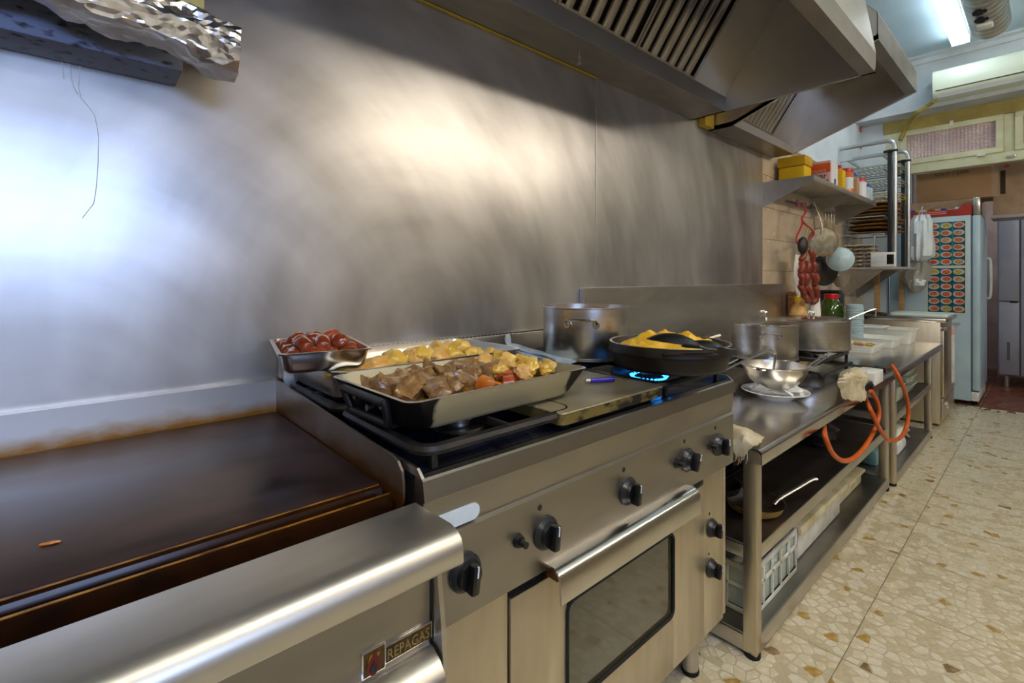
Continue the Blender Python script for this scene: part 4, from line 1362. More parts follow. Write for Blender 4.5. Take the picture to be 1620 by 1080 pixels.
# ---- portable gas stove with two rings and two lidded pots
SX0, SX1, SY0, SY1, SZ = 2.47, 3.40, .80, 1.24, .772
t = thing('gas_stove', 'black iron two-ring gas stove under the lidded pots', 'gas stove', ((SX0 + SX1) / 2, (SY0 + SY1) / 2, T1Z))
b = B()
for ya in (SY0, SY1 - .02): box(b, SX0, SX1, ya, ya + .02, SZ - .022, SZ - .002, .003)
for xa in (SX0, (SX0 + SX1) / 2 - .01, SX1 - .02): box(b, xa, xa + .02, SY0 + .02, SY1 - .02, SZ - .022, SZ - .002, .003)
part('frame', b, 'iron_black', t, True)
for xa in (SX0 + .004, SX1 - .018):
    for ya in (SY0 + .004, SY1 - .018):
        b = B(); box(b, xa, xa + .014, ya, ya + .014, T1Z, SZ - .022, .002); part('leg', b, 'iron_black', t, True)
for xc in (2.70, 3.18):
    b = B()
    for rr in (.11, .06):
        lp = [V(xc + rr * math.cos(2 * PI * k / 28), 1.02 + rr * math.sin(2 * PI * k / 28), SZ - .035) for k in range(30)]
        tube(b, lp, .010, 8)
    rg = part('burner_ring', b, 'iron_black', t, True)
    for k in range(4):
        a = PI / 4 + k * PI / 2
        b = B(); box(b, .045, .185, -.005, .005, SZ - .024, SZ + .006, .002); b.transform(Matrix.Translation((xc, 1.02, 0)) @ Matrix.Rotation(a, 4, 'Z')); part('pan_support', b, 'iron_black', rg, True)
b = B(); tube(b, [V(2.75, SY0 - .03, T1Z + .04), V(3.32, SY0 - .03, T1Z + .04)], .009, 10)
gp_ = part('gas_pipe', b, 'iron_black', t, True)
for xc in (2.80, 3.26):
    b = B(); tube(b, [V(xc, SY0 - .03, T1Z + .04), V(xc, .95, T1Z + .055)], .008, 8); part('gas_branch', b, 'iron_black', gp_, True)
q = along(1208, 2.56)
pot('lidded_pot', 'deep stainless pot with a domed lid on the gas stove', (q.x, q.y, SZ + .0065), .160, .182, .140, math.radians(212), lid=.034)
q = along(1283, 2.93)
pot('wide_pot', 'wide shallow stainless pot with a flat shiny lid on the gas stove', (q.x, q.y, SZ + .0065), .200, .172, .135, math.radians(150), lid=.016)
pa, pb = P(1335, 503, y=.86), P(1381, 487, y=.82)
b = B(); a0_ = P(1336, 508, x=3.42); a1_ = P(1383, 489, x=3.55); a2_ = P(1385, 500, x=3.56)
tube(b, smooth_path([a0_, (a0_ + a1_) / 2 + V(0, 0, .004), a1_, a1_ + V(.01, -.008, -.008), a2_], 5), .0045, 8)
b2_ = b
solo('long_ladle', b2_, 'steel_shiny', 'hooked steel ladle handle sticking out beyond the wide pot', 'ladle', (a0_.x, a0_.y, a0_.z), world=True)

# ---- bowl on a soup plate
q = along(1226, 2.13); bz = T1Z
t = thing('soup_plate', 'white china soup plate holding napkins under the steel bowl', 'plate', (q.x, q.y, bz))
b = B(); lathe(b, [(0, .006), (.055, .006), (.060, 0), (.066, 0), (.070, .006), (.088, .016), (.100, .026), (.133, .034), (.136, .037), (.133, .039), (.100, .031), (.088, .021), (.072, .011), (0, .010)], n=56); part('dish', b, 'white_ceramic', t)
for k, (ax, ay, rz_) in enumerate(((-.055, -.075, .3), (-.09, .03, 1.9), (.07, -.06, -.7))):
    b = B()
    v = [V(-.045, -.03, .034), V(.05, -.025, .030), V(.01, .045, .075), V(-.045, -.028, .036), V(.05, -.023, .032), V(.01, .047, .077)]
    loft(b, [v[:3], v[3:]])
    solo('paper_napkin', b, 'paper_white', ('folded white paper napkin standing at the front of the soup plate', 'white paper napkin tucked beside the bowl, toward the range', 'crumpled white paper napkin on the soup plate rim toward the gas hoses')[k], 'napkin', (q.x + ax * .8, q.y + ay * .8, bz), rz_)
t = thing('mixing_bowl', 'round stainless mixing bowl with two ring handles on a soup plate', 'bowl', (q.x, q.y, bz + .0405))
b = B()
lathe(b, [(0, .003), (.045, .003), (.045, 0), (.052, 0), (.053, .006), (.075, .018), (.105, .045), (.124, .080), (.130, .103), (.141, .106), (.142, .108), (.130, .109), (.122, .080), (.103, .047), (.073, .021), (0, .009)], n=64)
part('bowl', b, 'steel_pot', t)
for k, an in enumerate((math.radians(205), math.radians(25))):
    b = B(); lp = [V(.150 + .014 * math.cos(2 * PI * i / 16), .026 * math.sin(2 * PI * i / 16), .104) for i in range(18)]
    tube(b, lp, .0028, 6); b.transform(Matrix.Rotation(an - .5, 4, 'Z')); part('ring_handle', b, 'steel_shiny', t)
rimz = bz + .0405 + .112
# ladle leaning out of the bowl toward the range, tongs leaning out the other way
e0 = P(1136, 590, x=q.x - .62); e1 = P(1215, 553, x=q.x - .04); e2 = P(1227, 562, x=q.x + .0)
b = B(); tube(b, smooth_path([e0, (e0 * .4 + e1 * .6), e1, e1 + (e2 - e1) * .55 + V(0, 0, .006), e2, V(q.x - .01, q.y + .01, bz + .09)], 6), .006, 8, .45)
t = thing('ladle', 'long flat-handled steel ladle laid across the mixing bowl toward the range', 'ladle', (q.x, q.y, bz + .06))
part('handle', b, 'steel_shiny', t, True)
b = B(); lathe(b, [(0, -.022), (.02, -.018), (.034, -.004), (.038, .008), (.036, .008), (.031, -.002), (.018, -.015), (0, -.019)], (q.x - .01, q.y + .03, bz + .09), 28); part('cup', b, 'steel_shiny', t, True)
f0 = P(1131, 586, x=q.x - .60); f1 = P(1166, 568, x=q.x - .40)
b = B(); tube(b, [f0, f1], .0055, 8, .4); solo('skewer', b, 'steel_shiny', 'short flat steel bar beside the ladle handle', 'skewer', f0, world=True)
t = thing('tongs', 'plain steel tongs standing in the mixing bowl', 'tongs', (q.x, q.y, bz + .06))
for k, (px, py, qx, qy) in enumerate(((1263, 590, 1305, 560), (1268, 591, 1310, 563))):
    g0, g1 = P(px, py, x=q.x + .09), P(qx, qy, x=q.x + .22)
    b = B(); tube(b, [g0 - (g1 - g0) * .35, g0, g1], [.004, .0045, .005], 8, .4); part('arm', b, 'steel_shiny', t, True)
b = B(); tube(b, [P(1305, 560, x=q.x + .22), P(1310, 563, x=q.x + .22)], .006, 8); part('hinge_end', b, 'steel_shiny', t, True)


# ---- rags
def sheet(rows, th=.004, amp=.006, fr=30, seed=0):
    """a limp cloth through rows of points, resampled and ruffled"""
    R_ = [smooth_path(r_, 5) for r_ in rows]
    n_ = len(R_[0])
    cols = [smooth_path([r_[k] for r_ in R_], 5) for k in range(n_)]
    m_ = len(cols[0])
    b = B()
    def pt(i, j, s):
        p = cols[i][j]
        nz = noise.noise(p * fr + V(seed, 0, 0))
        return p + V(.3 * nz, nz, .6 * noise.noise(p * fr + V(0, seed + 5, 0))) * amp + V(0, -s * .3, s)
    A = [[b.verts.new(pt(i, j, th / 2)) for j in range(m_)] for i in range(n_)]
    C_ = [[b.verts.new(pt(i, j, -th / 2)) for j in range(m_)] for i in range(n_)]
    for i in range(n_ - 1):
        for j in range(m_ - 1):
            b.faces.new((A[i][j], A[i][j + 1], A[i + 1][j + 1], A[i + 1][j]))
            b.faces.new((C_[i][j], C_[i + 1][j], C_[i + 1][j + 1], C_[i][j + 1]))
    for j in range(m_ - 1):
        b.faces.new((A[0][j], C_[0][j], C_[0][j + 1], A[0][j + 1])); b.faces.new((A[-1][j], A[-1][j + 1], C_[-1][j + 1], C_[-1][j]))
    for i in range(n_ - 1):
        b.faces.new((A[i][0], A[i + 1][0], C_[i + 1][0], C_[i][0])); b.faces.new((A[i][-1], C_[i][-1], C_[i + 1][-1], A[i + 1][-1]))
    return b


xe = T1X0 - .010
rows = [[P(1159, 672, z=T1Z + .016), P(1178, 675, z=T1Z + .024), P(1193, 684, z=T1Z + .020), P(1209, 692, z=T1Z + .012)],
        [P(1159, 690, z=T1Z + .012), P(1176, 690, z=T1Z + .030), P(1188, 694, z=T1Z + .024), P(1203, 700, z=T1Z + .010)],
        [P(1160, 704, x=xe), P(1172, 703, x=xe), P(1182, 702, x=xe), P(1192, 704, x=xe + .004)],
        [P(1163, 717, x=xe), P(1171, 718, x=xe), P(1178, 716, x=xe), P(1186, 712, x=xe + .004)]]
b = sheet(rows, .005, .012, 38, 2)
t = thing('fringed_rag', 'cream fringed rag hanging over the table corner by the range knobs', 'rag', (T1X0, .64, T1Z))
part('cloth', b, 'rag_cream', t, True)
for k, (px, py, l) in enumerate(((1163, 716, 14), (1168, 718, 17), (1172, 718, 14), (1176, 717, 10), (1181, 715, 18), (1165, 717, 9))):
    b = B(); tube(b, smooth_path([P(px, py - 2, x=xe), P(px + 1.5, py + l * .5, x=xe - .001), P(px - 1, py + l, x=xe)], 3), .0011, 5); part('fringe_thread', b, 'rag_cream', t, True)
yr = T1Y - .012
rows = [[P(1330, 590, z=T1Z + .03), P(1345, 584, z=T1Z + .045), P(1362, 583, z=T1Z + .04), P(1372, 588, z=T1Z + .03)],
        [P(1327, 600, y=yr), P(1340, 594, y=yr - .012), P(1358, 592, y=yr - .010), P(1371, 595, y=yr)],
        [P(1330, 614, y=yr), P(1342, 612, y=yr - .016), P(1356, 608, y=yr - .012), P(1371, 608, y=yr)],
        [P(1334, 627, y=yr), P(1344, 630, y=yr - .006), P(1357, 631, y=yr - .004), P(1369, 632, y=yr)]]
b = sheet(rows, .014, .015, 24, 5)
solo('folded_rag', b, 'rag_cream', 'thick folded cream rag hanging over the table front by the gas taps', 'rag', (2.9, T1Y, T1Z + .02), world=True)

# ---- gas control box, taps and orange hoses
ga, gb = P(1381, 590, y=.578), P(1400, 570, y=.578)
t = thing('gas_regulator', 'white gas control box with two black taps at the table front', 'regulator', ((ga.x + gb.x) / 2, .60, T1Z))
b = B(); box(b, ga.x, ga.x + .185, .572, .66, T1Z + .004, T1Z + .066, .003); part('box', b, 'white_plastic', t, True)
b = B(); box(b, ga.x + .03, ga.x + .15, .585, .65, T1Z, T1Z + .004); part('foot', b, 'plastic_black', t, True)
b = B(); xa = ga.x + .185; box(b, xa, xa + .08, .588, .625, T1Z + .030, T1Z + .068, .006); cyl(b, V(xa + .05, .586, T1Z + .05), V(xa + .05, .570, T1Z + .05), .014, n=14); part('tap', b, 'plastic_black', t, True)
tp = P(1376, 611, y=.566)
b = B(); box(b, tp.x - .03, tp.x + .045, .562, .588, tp.z - .018, tp.z + .020, .006); cyl(b, V(tp.x, .562, tp.z), V(tp.x, .552, tp.z), .013, n=14); part('tap', b, 'plastic_black', t, True)
def hose(label, pp, yv=.560):
    b = B(); pts_ = [P(a, c, y=(yv if len(e) == 0 else e[0])) for a, c, *e in pp]
    tube(b, smooth_path(pts_, 8), .0095, 12)
    solo('gas_hose', b, 'hose_orange', label, 'hose', pts_[0], world=True)
hose('orange gas hose looping low under the table front from the lower tap', [(1378, 618), (1388, 636), (1390, 660), (1378, 690), (1358, 718), (1336, 729), (1317, 717), (1306, 692), (1304, 680, .60), (1303, 672, .63)], .556)
hose('orange gas hose looping between the two low tables from the upper tap', [(1411, 578, .575), (1422, 596), (1434, 628), (1437, 660), (1428, 688), (1410, 697), (1394, 682), (1378, 650), (1372, 636, .60), (1369, 630, .63)], .532)

# ---- things on the shelves of the first table
SH = .3532
c = V(1.83, .722, SH)
t = thing('frying_pan', 'worn gold-bottomed frying pan with a dark inside on the middle shelf', 'frying pan', c)
r = .100
b = B(); lathe(b, [(0, 0), (r - .035, 0), (r - .012, .014), (r, .040), (r + .003, .042)], n=44); part('outside', b, 'gold_pan', t)
b = B(); lathe(b, [(r + .003, .042), (r - .002, .041), (r - .014, .016), (r - .036, .004), (0, .004)], n=44); part('inside', b, 'pan_black', t)
h0, h1 = P(1236, 786, z=.40), P(1291, 757, z=.44)
b = B(); tube(b, smooth_path([h0 - (h1 - h0) * .2 - V(0, 0, .012), h0, h0 + (h1 - h0) * .5 + V(0, 0, .004), h1 - V(.02, -.01, 0), h1], 4), [.007] * 4 + [.009] * 9 + [.011] * 4, 10, .55); part('handle', b, 'steel', t, True)
t = thing('skillet', 'black skillet stacked inside the gold-bottomed frying pan', 'frying pan', c + V(-.045, .125, .045))
b = B(); r = .092; lathe(b, [(0, 0), (r - .03, 0), (r - .008, .012), (r, .036), (r + .003, .037), (r - .003, .036), (r - .011, .014), (r - .032, .003), (0, .003)], n=44); part('body', b, 'pan_black', t)
h0, h1 = V(1.87, .835, .437), V(2.05, .79, .462)
b = B(); tube(b, smooth_path([h0 - (h1 - h0) * .3, h0, (h0 + h1) / 2 + V(0, 0, .004), h1], 4), .009, 10, .5); hd = part('handle', b, 'plastic_black', t, True)
b = B(); tube(b, [h1 - (h1 - h0) * .12, h1 + (h1 - h0) * .04], .010, 10, .5); part('handle_end', b, 'steel', hd, True)
bx = P(1212, 770, z=SH + .06)
t = thing('spare_burner', 'old black portable burner with a steel edge behind the frying pans', 'burner', (1.92, 1.07, SH))
b = B(); box(b, 1.80, 2.06, .96, 1.20, SH, SH + .085, .006); part('body', b, 'iron_black', t, True)
b = B(); box(b, 1.795, 2.065, .955, 1.205, SH + .085, SH + .095, .003); part('top_plate', b, 'steel', t, True)
b = B(); lathe(b, [(.05, 0), (.05, .02), (.03, .028), (0, .03)], (1.92, 1.08, SH + .095), 24); part('burner_head', b, 'iron_black', t, True)
b = B(); cyl(b, V(2.06, .92, SH + .055), V(2.09, .915, SH + .058), .024, n=18); part('tap', b, 'plastic_black', t, True)
b = B(); tube(b, smooth_path([V(2.09, .915, SH + .058), V(2.15, .905, SH + .062), V(2.19, .91, SH + .055), V(2.20, .97, SH + .03)], 5), .011, 10); part('hose_end', b, 'hose_orange', t, True, label='short orange hose stub')
b = B(); lathe(b, [(0, 0), (.09, 0), (.10, .05), (.104, .052), (.098, .05), (.088, .004), (0, .004)], n=36); solo('black_bowl', b, 'plastic_black', 'black bowl behind the table leg on the middle shelf', 'bowl', (1.685, 1.09, SH))
def heap(b, cx, cy, z, rx, ry, rz_, seed):
    blob(b, (cx, cy, z + rz_ * .8), (rx, ry, rz_), seed, .45, 4, (0, 0, 0), 1.6)
    for v in b.verts: v.co.z = max(v.co.z, z + .001)
b = B(); heap(b, 0, 0, 0, .17, .13, .06, 4); solo('dark_cloth_heap', b, 'dark_cloth', 'heap of dark patterned cloth on the middle shelf', 'cloth', (2.88, .86, SH))
b = B(); heap(b, 0, 0, 0, .13, .15, .09, 9); solo('blue_bag', b, 'blue_bag', 'bright blue plastic bag beside the cloth heap on the middle shelf', 'bag', (3.24, 1.0, SH))

BS = .0685
def crate(label, x0, x1, y0, y1, h):
    t = thing('crate', label, 'crate', ((x0 + x1) / 2, (y0 + y1) / 2, BS))
    b = B(); box(b, x0 + .006, x1 - .006, y0 + .006, y1 - .006, BS, BS + .006); part('base', b, 'crate_white', t, True)
    for y in (y0, y1 - .008):
        b = B(); box(b, x0, x1, y, y + .008, BS, BS + .018, .002); box(b, x0, x1, y, y + .008, BS + h - .02, BS + h, .002); box(b, x0, x1, y, y + .008, BS + h * .55, BS + h * .55 + .012, .002)
        n = 5
        for k in range(n + 1):
            xx = x0 + (x1 - x0 - .014) * k / n
            box(b, xx, xx + .014, y, y + .008, BS + .018, BS + h - .02, .002)
        part('lattice_side', b, 'crate_white', t, True)
    for x in (x0, x1 - .008):
        b = B()
        for za, zc in ((BS, BS + .018), (BS + h * .5, BS + h * .5 + .012), (BS + h - .02, BS + h)): box(b, x, x + .008, y0, y1, za, zc, .002)
        for k in range(6):
            yy = y0 + (y1 - y0 - .014) * k / 5
            box(b, x, x + .008, yy, yy + .014, BS + .018, BS + h - .02, .002)
        part('lattice_side', b, 'crate_white', t, True)
    b = B(); box(b, x0 + .01, x1 - .01, y0 + .010, y0 + .012, BS + .01, BS + h - .01); box(b, x0 + .010, x0 + .012, y0 + .012, y1 - .01, BS + .01, BS + h - .01); part('lining', b, 'tub_clear', t, True)
    return t
crate('white lattice plastic crate with slatted sides on the bottom shelf', 1.66, 2.07, .655, 1.10, .165)
t = thing('lidded_tub', 'cream plastic tub with a wide rim beside the lattice crate', 'tub', (2.42, .87, BS))
b = B(); box(b, 2.13, 2.72, .675, 1.10, BS, BS + .125, .012); part('body', b, 'crate_white', t, True)
b = B(); box(b, 2.105, 2.745, .650, 1.125, BS + .118, BS + .150, .008); part('rim', b, 'tub_cream', t, True)
b = B(); box(b, -.20, .20, -.17, .17, 0, .075, .01); box(b, -.215, .215, -.185, .185, .062, .078, .005); solo('flat_tub', b, 'tub_cream', 'shallow cream tub at the far end of the bottom shelf', 'tub', (3.02, .87, BS))
b = B(); box(b, -.09, .09, -.12, .12, 0, .10, .004); solo('violet_box', b, 'bag_plastic', 'pale violet box lying on the shallow cream tub', 'box', (2.93, .88, BS + .0785))
b = B(); box(b, -.075, .075, -.12, .12, 0, .115, .006); solo('clear_box', b, 'tub_clear', 'clear plastic box standing on the shallow cream tub', 'box', (3.11, .88, BS + .0785))

# ---- tubs of food on the second table
def food_tub(label, x0, x1, y0, y1, h, m='white_tub'):
    t = thing('food_tub', label, 'tub', ((x0 + x1) / 2, (y0 + y1) / 2, T2Z))
    b = B(); tray(b, x1 - x0, y1 - y0, h, .022, .014, .002, .010); part('body', b, m, t)
    return t
rf = random.Random(3)
food_tub('shallow white tub of sliced yellow vegetables on the low table, near the hoses', 4.02, 4.30, .80, 1.10, .052)
food_tub('larger white tub behind the shallow tub of vegetables', 4.42, 4.72, .76, 1.07, .070)
food_tub('deep white tub of brown liquid beside the steel cabinet', 4.80, 5.06, .72, 1.10, .115)
b = B(); loft(b, [[V(x, y, .075) for x, y in rrect(.225, .345, .02)], [V(x, y, .0755) for x, y in rrect(.20, .32, .02)]]); solo('brown_marinade', b, 'food_brown', 'brown marinade in the deep white tub', 'marinade', (4.93, .91, T2Z))
t = thing('plastic_cover', 'pale plastic cover lying half across the deep white tub', 'cover', (4.93, 1.00, T2Z + .1175))
b = B(); loft(b, [[V(x, y, zz) for x, y in rrect(.26 - i_, .20 - i_, .02)] for zz, i_ in ((0, 0), (.004, 0), (.006, .01), (.007, .03))]); part('panel', b, 'white_plastic', t)
for k in range(14):
    b = B(); blob(b, (0, 0, 0), (.030, .020, .010), k, .4, 2)
    solo('vegetable_slice', b, ('food_yellow', 'chicken_pale', 'food_brown')[k % 3], ('yellow green slice of vegetable in the shallow white tub', 'pale yellow slice of vegetable in the shallow white tub', 'brownish slice of vegetable in the shallow white tub')[k % 3], 'vegetable', (4.16 + rf.uniform(-.09, .09), .95 + rf.uniform(-.10, .11), T2Z + .040 + rf.uniform(0, .012)), rf.uniform(0, 3), 'vegetable slices in the shallow tub')

# ---- behind: demijohn, dark can, stack of lids, splash of small bottles
q = P(1315, 480, y=1.18)
t = thing('oil_jug', 'green glass jug of oil with a red screw cap behind the pots', 'jug', (q.x, 1.18, T2Z))
b = B(); lathe(b, [(0, 0), (.080, 0), (.088, .01), (.088, .24), (.080, .30), (.055, .345), (.036, .360), (.036, .375), (0, .375)], n=36); part('bottle', b, 'olive_glass', t)
b = B(); lathe(b, [(.046, .352), (.048, .355), (.048, .392), (.044, .396), (0, .396)], n=30); part('cap', b, 'cap_red', t)
b = B(); tube(b, smooth_path([V(.036, 0, .365), V(.075, -.03, .36), V(.095, -.04, .30), V(.089, -.03, .25)], 4), .007, 8); part('handle', b, 'plastic_black', t)
q = P(1345, 500, y=1.12)
b = B(); box(b, -.06, .06, -.09, .09, 0, .40, .02); box(b, -.05, .05, -.075, .075, .40, .42, .008); solo('dark_canister', b, 'bottle_dark', 'dark square canister between the oil jug and the stacked cups', 'canister', (q.x - .1, 1.235, T2Z))
q = P(1362, 500, y=.98)
rl = random.Random(6)
lb_ = B(); lathe(lb_, [(0, 0), (.055, 0), (.058, .004), (.058, .010), (.052, .014), (0, .014)], n=28)
lid_me = mesh_of('plastic_cup', lb_, 'plastic_pale_blue')
for k in range(22):
    o = bpy.data.objects.new('plastic_cup', lid_me); COL.objects.link(o)
    o.location = (q.x + rl.uniform(-.003, .003) + .0, 1.02 + rl.uniform(-.003, .003), T2Z + .0145 * k)
    tag(o, 'pale blue plastic cup in the tall stack beside the dark canister', 'cup', 'stacked plastic cups')
q = P(1263, 490, y=1.22)
t = thing('yellow_bottle', 'yellow sauce bottle behind the lidded pot', 'bottle', (q.x, 1.22, T2Z))
b = B(); lathe(b, [(0, 0), (.055, 0), (.06, .01), (.06, .26), (.045, .31), (.022, .34), (.022, .36), (0, .36)], n=28); part('body', b, 'chicken_pale', t)
b = B(); lathe(b, [(.026, .35), (.026, .385), (.02, .39), (0, .39)], n=20); part('cap', b, 'carton_yellow', t)
q = P(1262, 470, y=1.27)
b = B(); box(b, -.10, .10, -.03, .03, 0, .42, .01); solo('brown_carton', b, 'food_brown', 'dark red brown carton at the end of the steel splash sheet', 'carton', (4.02, 1.28, T2Z))

# ---- things on the shelves of the second table
S2, S2b = .4085, .0605
t = thing('cleaning_tub', 'clear square tub with a yellow sponge on the shelf of the second low table', 'tub', (3.95, .74, S2))
b = B(); tray(b, .20, .20, .10, .02, .01, .002, .006); part('body', b, 'tub_clear', t)
b = B(); box(b, -.07, .07, -.045, .045, .10, .135, .008); o = solo('sponge', b, 'carton_yellow_dark', 'yellow sponge with a black scouring face in the clear tub', 'sponge', (3.93, .73, S2 - .02)); 
b = B(); box(b, -.068, .068, -.043, .043, .1355, .150, .006); part('scouring_face', b, 'plastic_black', o)
for k in range(3):
    b = B(); tray(b, .26, .24, .055, .03, .012, .002, .008); solo('clear_container', b, 'tub_clear', ('clear food container at the bottom of the shelf stack', 'clear food container in the middle of the shelf stack', 'clear food container on top of the shelf stack')[k], 'container', (4.33, .76, S2 + .0585 * k))
b = B(); box(b, -.13, .13, -.09, .09, 0, .075, .02); solo('white_tub', b, 'white_plastic', 'low white tub on the bottom shelf of the second low table', 'tub', (4.02, .74, S2b))
b = B(); box(b, -.12, .12, -.08, .08, 0, .07, .02); solo('white_tub', b, 'white_tub', 'white tub lid-up on top of the low white tub', 'tub', (4.02, .74, S2b + .0755))
b = B(); heap(b, 0, 0, 0, .09, .08, .05, 12); solo('wire_wool', b, 'bag_tan', 'tangle of grey wire wool on the bottom shelf', 'wire wool', (4.40, .76, S2b))
b = B(); box(b, -.10, .10, -.1, .1, 0, .09, .015); solo('teal_basin', b, 'plastic_teal', 'teal plastic basin at the near end of the bottom shelf', 'basin', (3.68, .80, S2b))

# ================================================================== STEEL CABINET, FRIDGE, BACK ROOM
CX0, CX1, CYF, CZ = 5.16, 5.84, .575, .872
t = thing('steel_cabinet', 'stainless undercounter cabinet between the low table and the white fridge', 'cabinet', ((CX0 + CX1) / 2, .95, 0))
b = B(); box(b, CX0, CX1, CYF + .02, W - .002, .02, CZ - .03, .003); part('body', b, 'steel_vert', t, True)
b = B(); box(b, CX0 - .012, CX1 + .01, CYF - .015, W - .002, CZ - .03, CZ, .006); part('worktop', b, 'steel_shiny', t, True)
b = B(); box(b, CX0 + .02, CX1 - .02, CYF, CYF + .02, .24, CZ - .10, .004); dr = part('door', b, 'steel_vert', t, True)
b = B(); tube(b, [V(CX0 + .04, CYF - .028, CZ - .075), V(CX1 - .04, CYF - .028, CZ - .075)], .012, 10); part('towel_bar', b, 'chrome', t, True)
for xx in (CX0 + .05, CX1 - .05):
    b = B(); cyl(b, V(xx, CYF - .028, CZ - .075), V(xx, CYF + .02, CZ - .075), .008, n=10); part('bar_bracket', b, 'chrome', t, True)
b = B(); box(b, CX0 + .02, CX1 - .02, CYF + .004, CYF + .02, .05, .225, .004); part('kick_panel', b, 'steel_vert', t, True)
b = B(); cyl(b, V(CX0 + .15, CYF + .004, .16), V(CX0 + .15, CYF - .012, .16), .03, n=20); part('drain_knob', b, 'chrome', t, True)
t = thing('hand_towel', 'white towel with a pinkish top edge hanging on the cabinet bar', 'towel', (5.25, CYF - .03, .3))
def towel(xa, xb, za, zc):
    b = B(); n_ = 18
    f = []
    for i in range(n_ + 1):
        u = i / n_
        f.append((xa + (xb - xa) * u, CYF - .045 + .006 * math.sin(u * 9)))
    loops = []
    for zz in (za, (za + zc) / 2, zc):
        loops.append([V(x, y - .002, zz) for x, y in f] + [V(x, y + .002, zz) for x, y in f[::-1]])
    loft(b, loops)
    return b
part('cloth', towel(5.19, 5.36, .36, .74), 'towel_white', t, True)
part('pink_band', towel(5.19, 5.36, .7401, CZ - .058), 'towel_pink', t, True)
b = B(); loft(b, [[V(x, y, zz) for x, y in rrect(.42 - i_, .40 - i_, .03)] for zz, i_ in ((0, .004), (.003, 0), (.017, 0), (.02, .004))])
solo('cutting_board', b, 'board_white', 'white plastic cutting board on the steel cabinet', 'cutting board', (5.62, .775, CZ + .0005))
b = B(); box(b, -.22, .22, -.02, .02, 0, .02, .004); solo('steel_bar', b, 'iron_black', 'black bar lying at the back of the steel cabinet', 'bar', (5.45, 1.08, CZ + .0005), .5)

FX0, FX1, FY0, FY1, FZ = 6.27, 6.95, .505, 1.12, 1.80
t = thing('fridge', 'white upright fridge with two posters on its side', 'fridge', ((FX0 + FX1) / 2, .8, 0))
b = B(); box(b, FX0, FX1, FY0, FY1, .035, FZ, .01); part('body', b, 'fridge_white', t, True)
b = B(); box(b, FX0 + .004, FX1 - .004, FY0 - .008, FY0, .13, FZ - .01); part('door_seal', b, 'fridge_seal', t, True)
b = B(); box(b, FX0 + .002, FX1, FY0 - .065, FY0 - .008, .14, FZ - .004, .012); dr = part('door', b, 'fridge_white', t, True)
b = B(); tube(b, smooth_path([V(FX1 - .06, FY0 - .065, 1.0), V(FX1 - .06, FY0 - .095, 1.03), V(FX1 - .06, FY0 - .095, 1.37), V(FX1 - .06, FY0 - .065, 1.4)], 4), .01, 8); part('door_handle', b, 'white_plastic', dr, True)
b = B(); box(b, FX0 + .004, FX1 - .004, FY0 - .055, FY0, .04, .125, .006); part('base_grille', b, 'white_plastic', t, True)
for xx in (FX0 + .05, FX1 - .05):
    for yy in (FY0 - .02, FY1 - .05):
        b = B(); cyl(b, V(xx, yy, 0), V(xx, yy, .036), .02, n=12); part('foot', b, 'rubber', t, True)
def poster(label, y0, y1, z0, z1, bands):
    p = thing('food_poster', label, 'poster', (FX0 - .001, (y0 + y1) / 2, z0))
    b = B(); box(b, FX0 - .0016, FX0 - .0006, y0 - .012, y1 + .012, z0 - .012, z1 + .012); part('sheet', b, 'poster_border', p, True)
    b = B(); box(b, FX0 - .0020, FX0 - .0016, y0, y1, z0, z1); part('print_ground', b, 'poster_green', p, True)
    fr = random.Random(len(label))
    cw, ch = (y1 - y0) / 3, (z1 - z0) / 6
    if bands:
        for k in (1, 2):
            yb_ = y0 + cw * k
            b = B(); box(b, FX0 - .0023, FX0 - .0020, yb_ - .006, yb_ + .006, z0, z1); part('print_band', b, 'poster_band', p, True)
    for i in range(3):
        for j in range(6):
            yc, zc = y0 + cw * (i + .5), z0 + ch * (j + .5)
            def ell(ry, rz_, xx, dy=0, dz=0):
                b = B(); lp = [V(xx, yc + dy + ry * math.cos(2 * PI * k / 20), zc + dz + rz_ * math.sin(2 * PI * k / 20)) for k in range(20)]
                loft(b, [lp, [v + V(.0004, 0, 0) for v in lp]]); return b
            b = B(); box(b, FX0 - .0026, FX0 - .0020, yc + cw * .22, yc + cw * .46, zc + ch * .15, zc + ch * .46)
            part('print_corner', b, 'print_blue', p, True)
            pp_ = part('print_dish', ell(cw * .46, ch * .40, FX0 - .0031), 'print_plate', p, True)
            part('print_food', ell(cw * .33, ch * .27, FX0 - .0036, fr.uniform(-.006, .006), fr.uniform(-.003, .003)), fr.choice(['food_red', 'food_orange', 'food_yellow', 'food_brown', 'food_red', 'food_orange']), pp_, True)
ya, yb = P(1527, 420, x=FX0).y, P(1468, 420, x=FX0).y
poster('upper green poster with rows of plated dishes on the fridge side', ya, yb, P(1500, 420, x=FX0).z, P(1500, 351, x=FX0).z, True)
poster('lower dark green poster with rows of plated dishes on the fridge side', ya, yb, P(1500, 494, x=FX0).z, P(1500, 424, x=FX0).z, False)
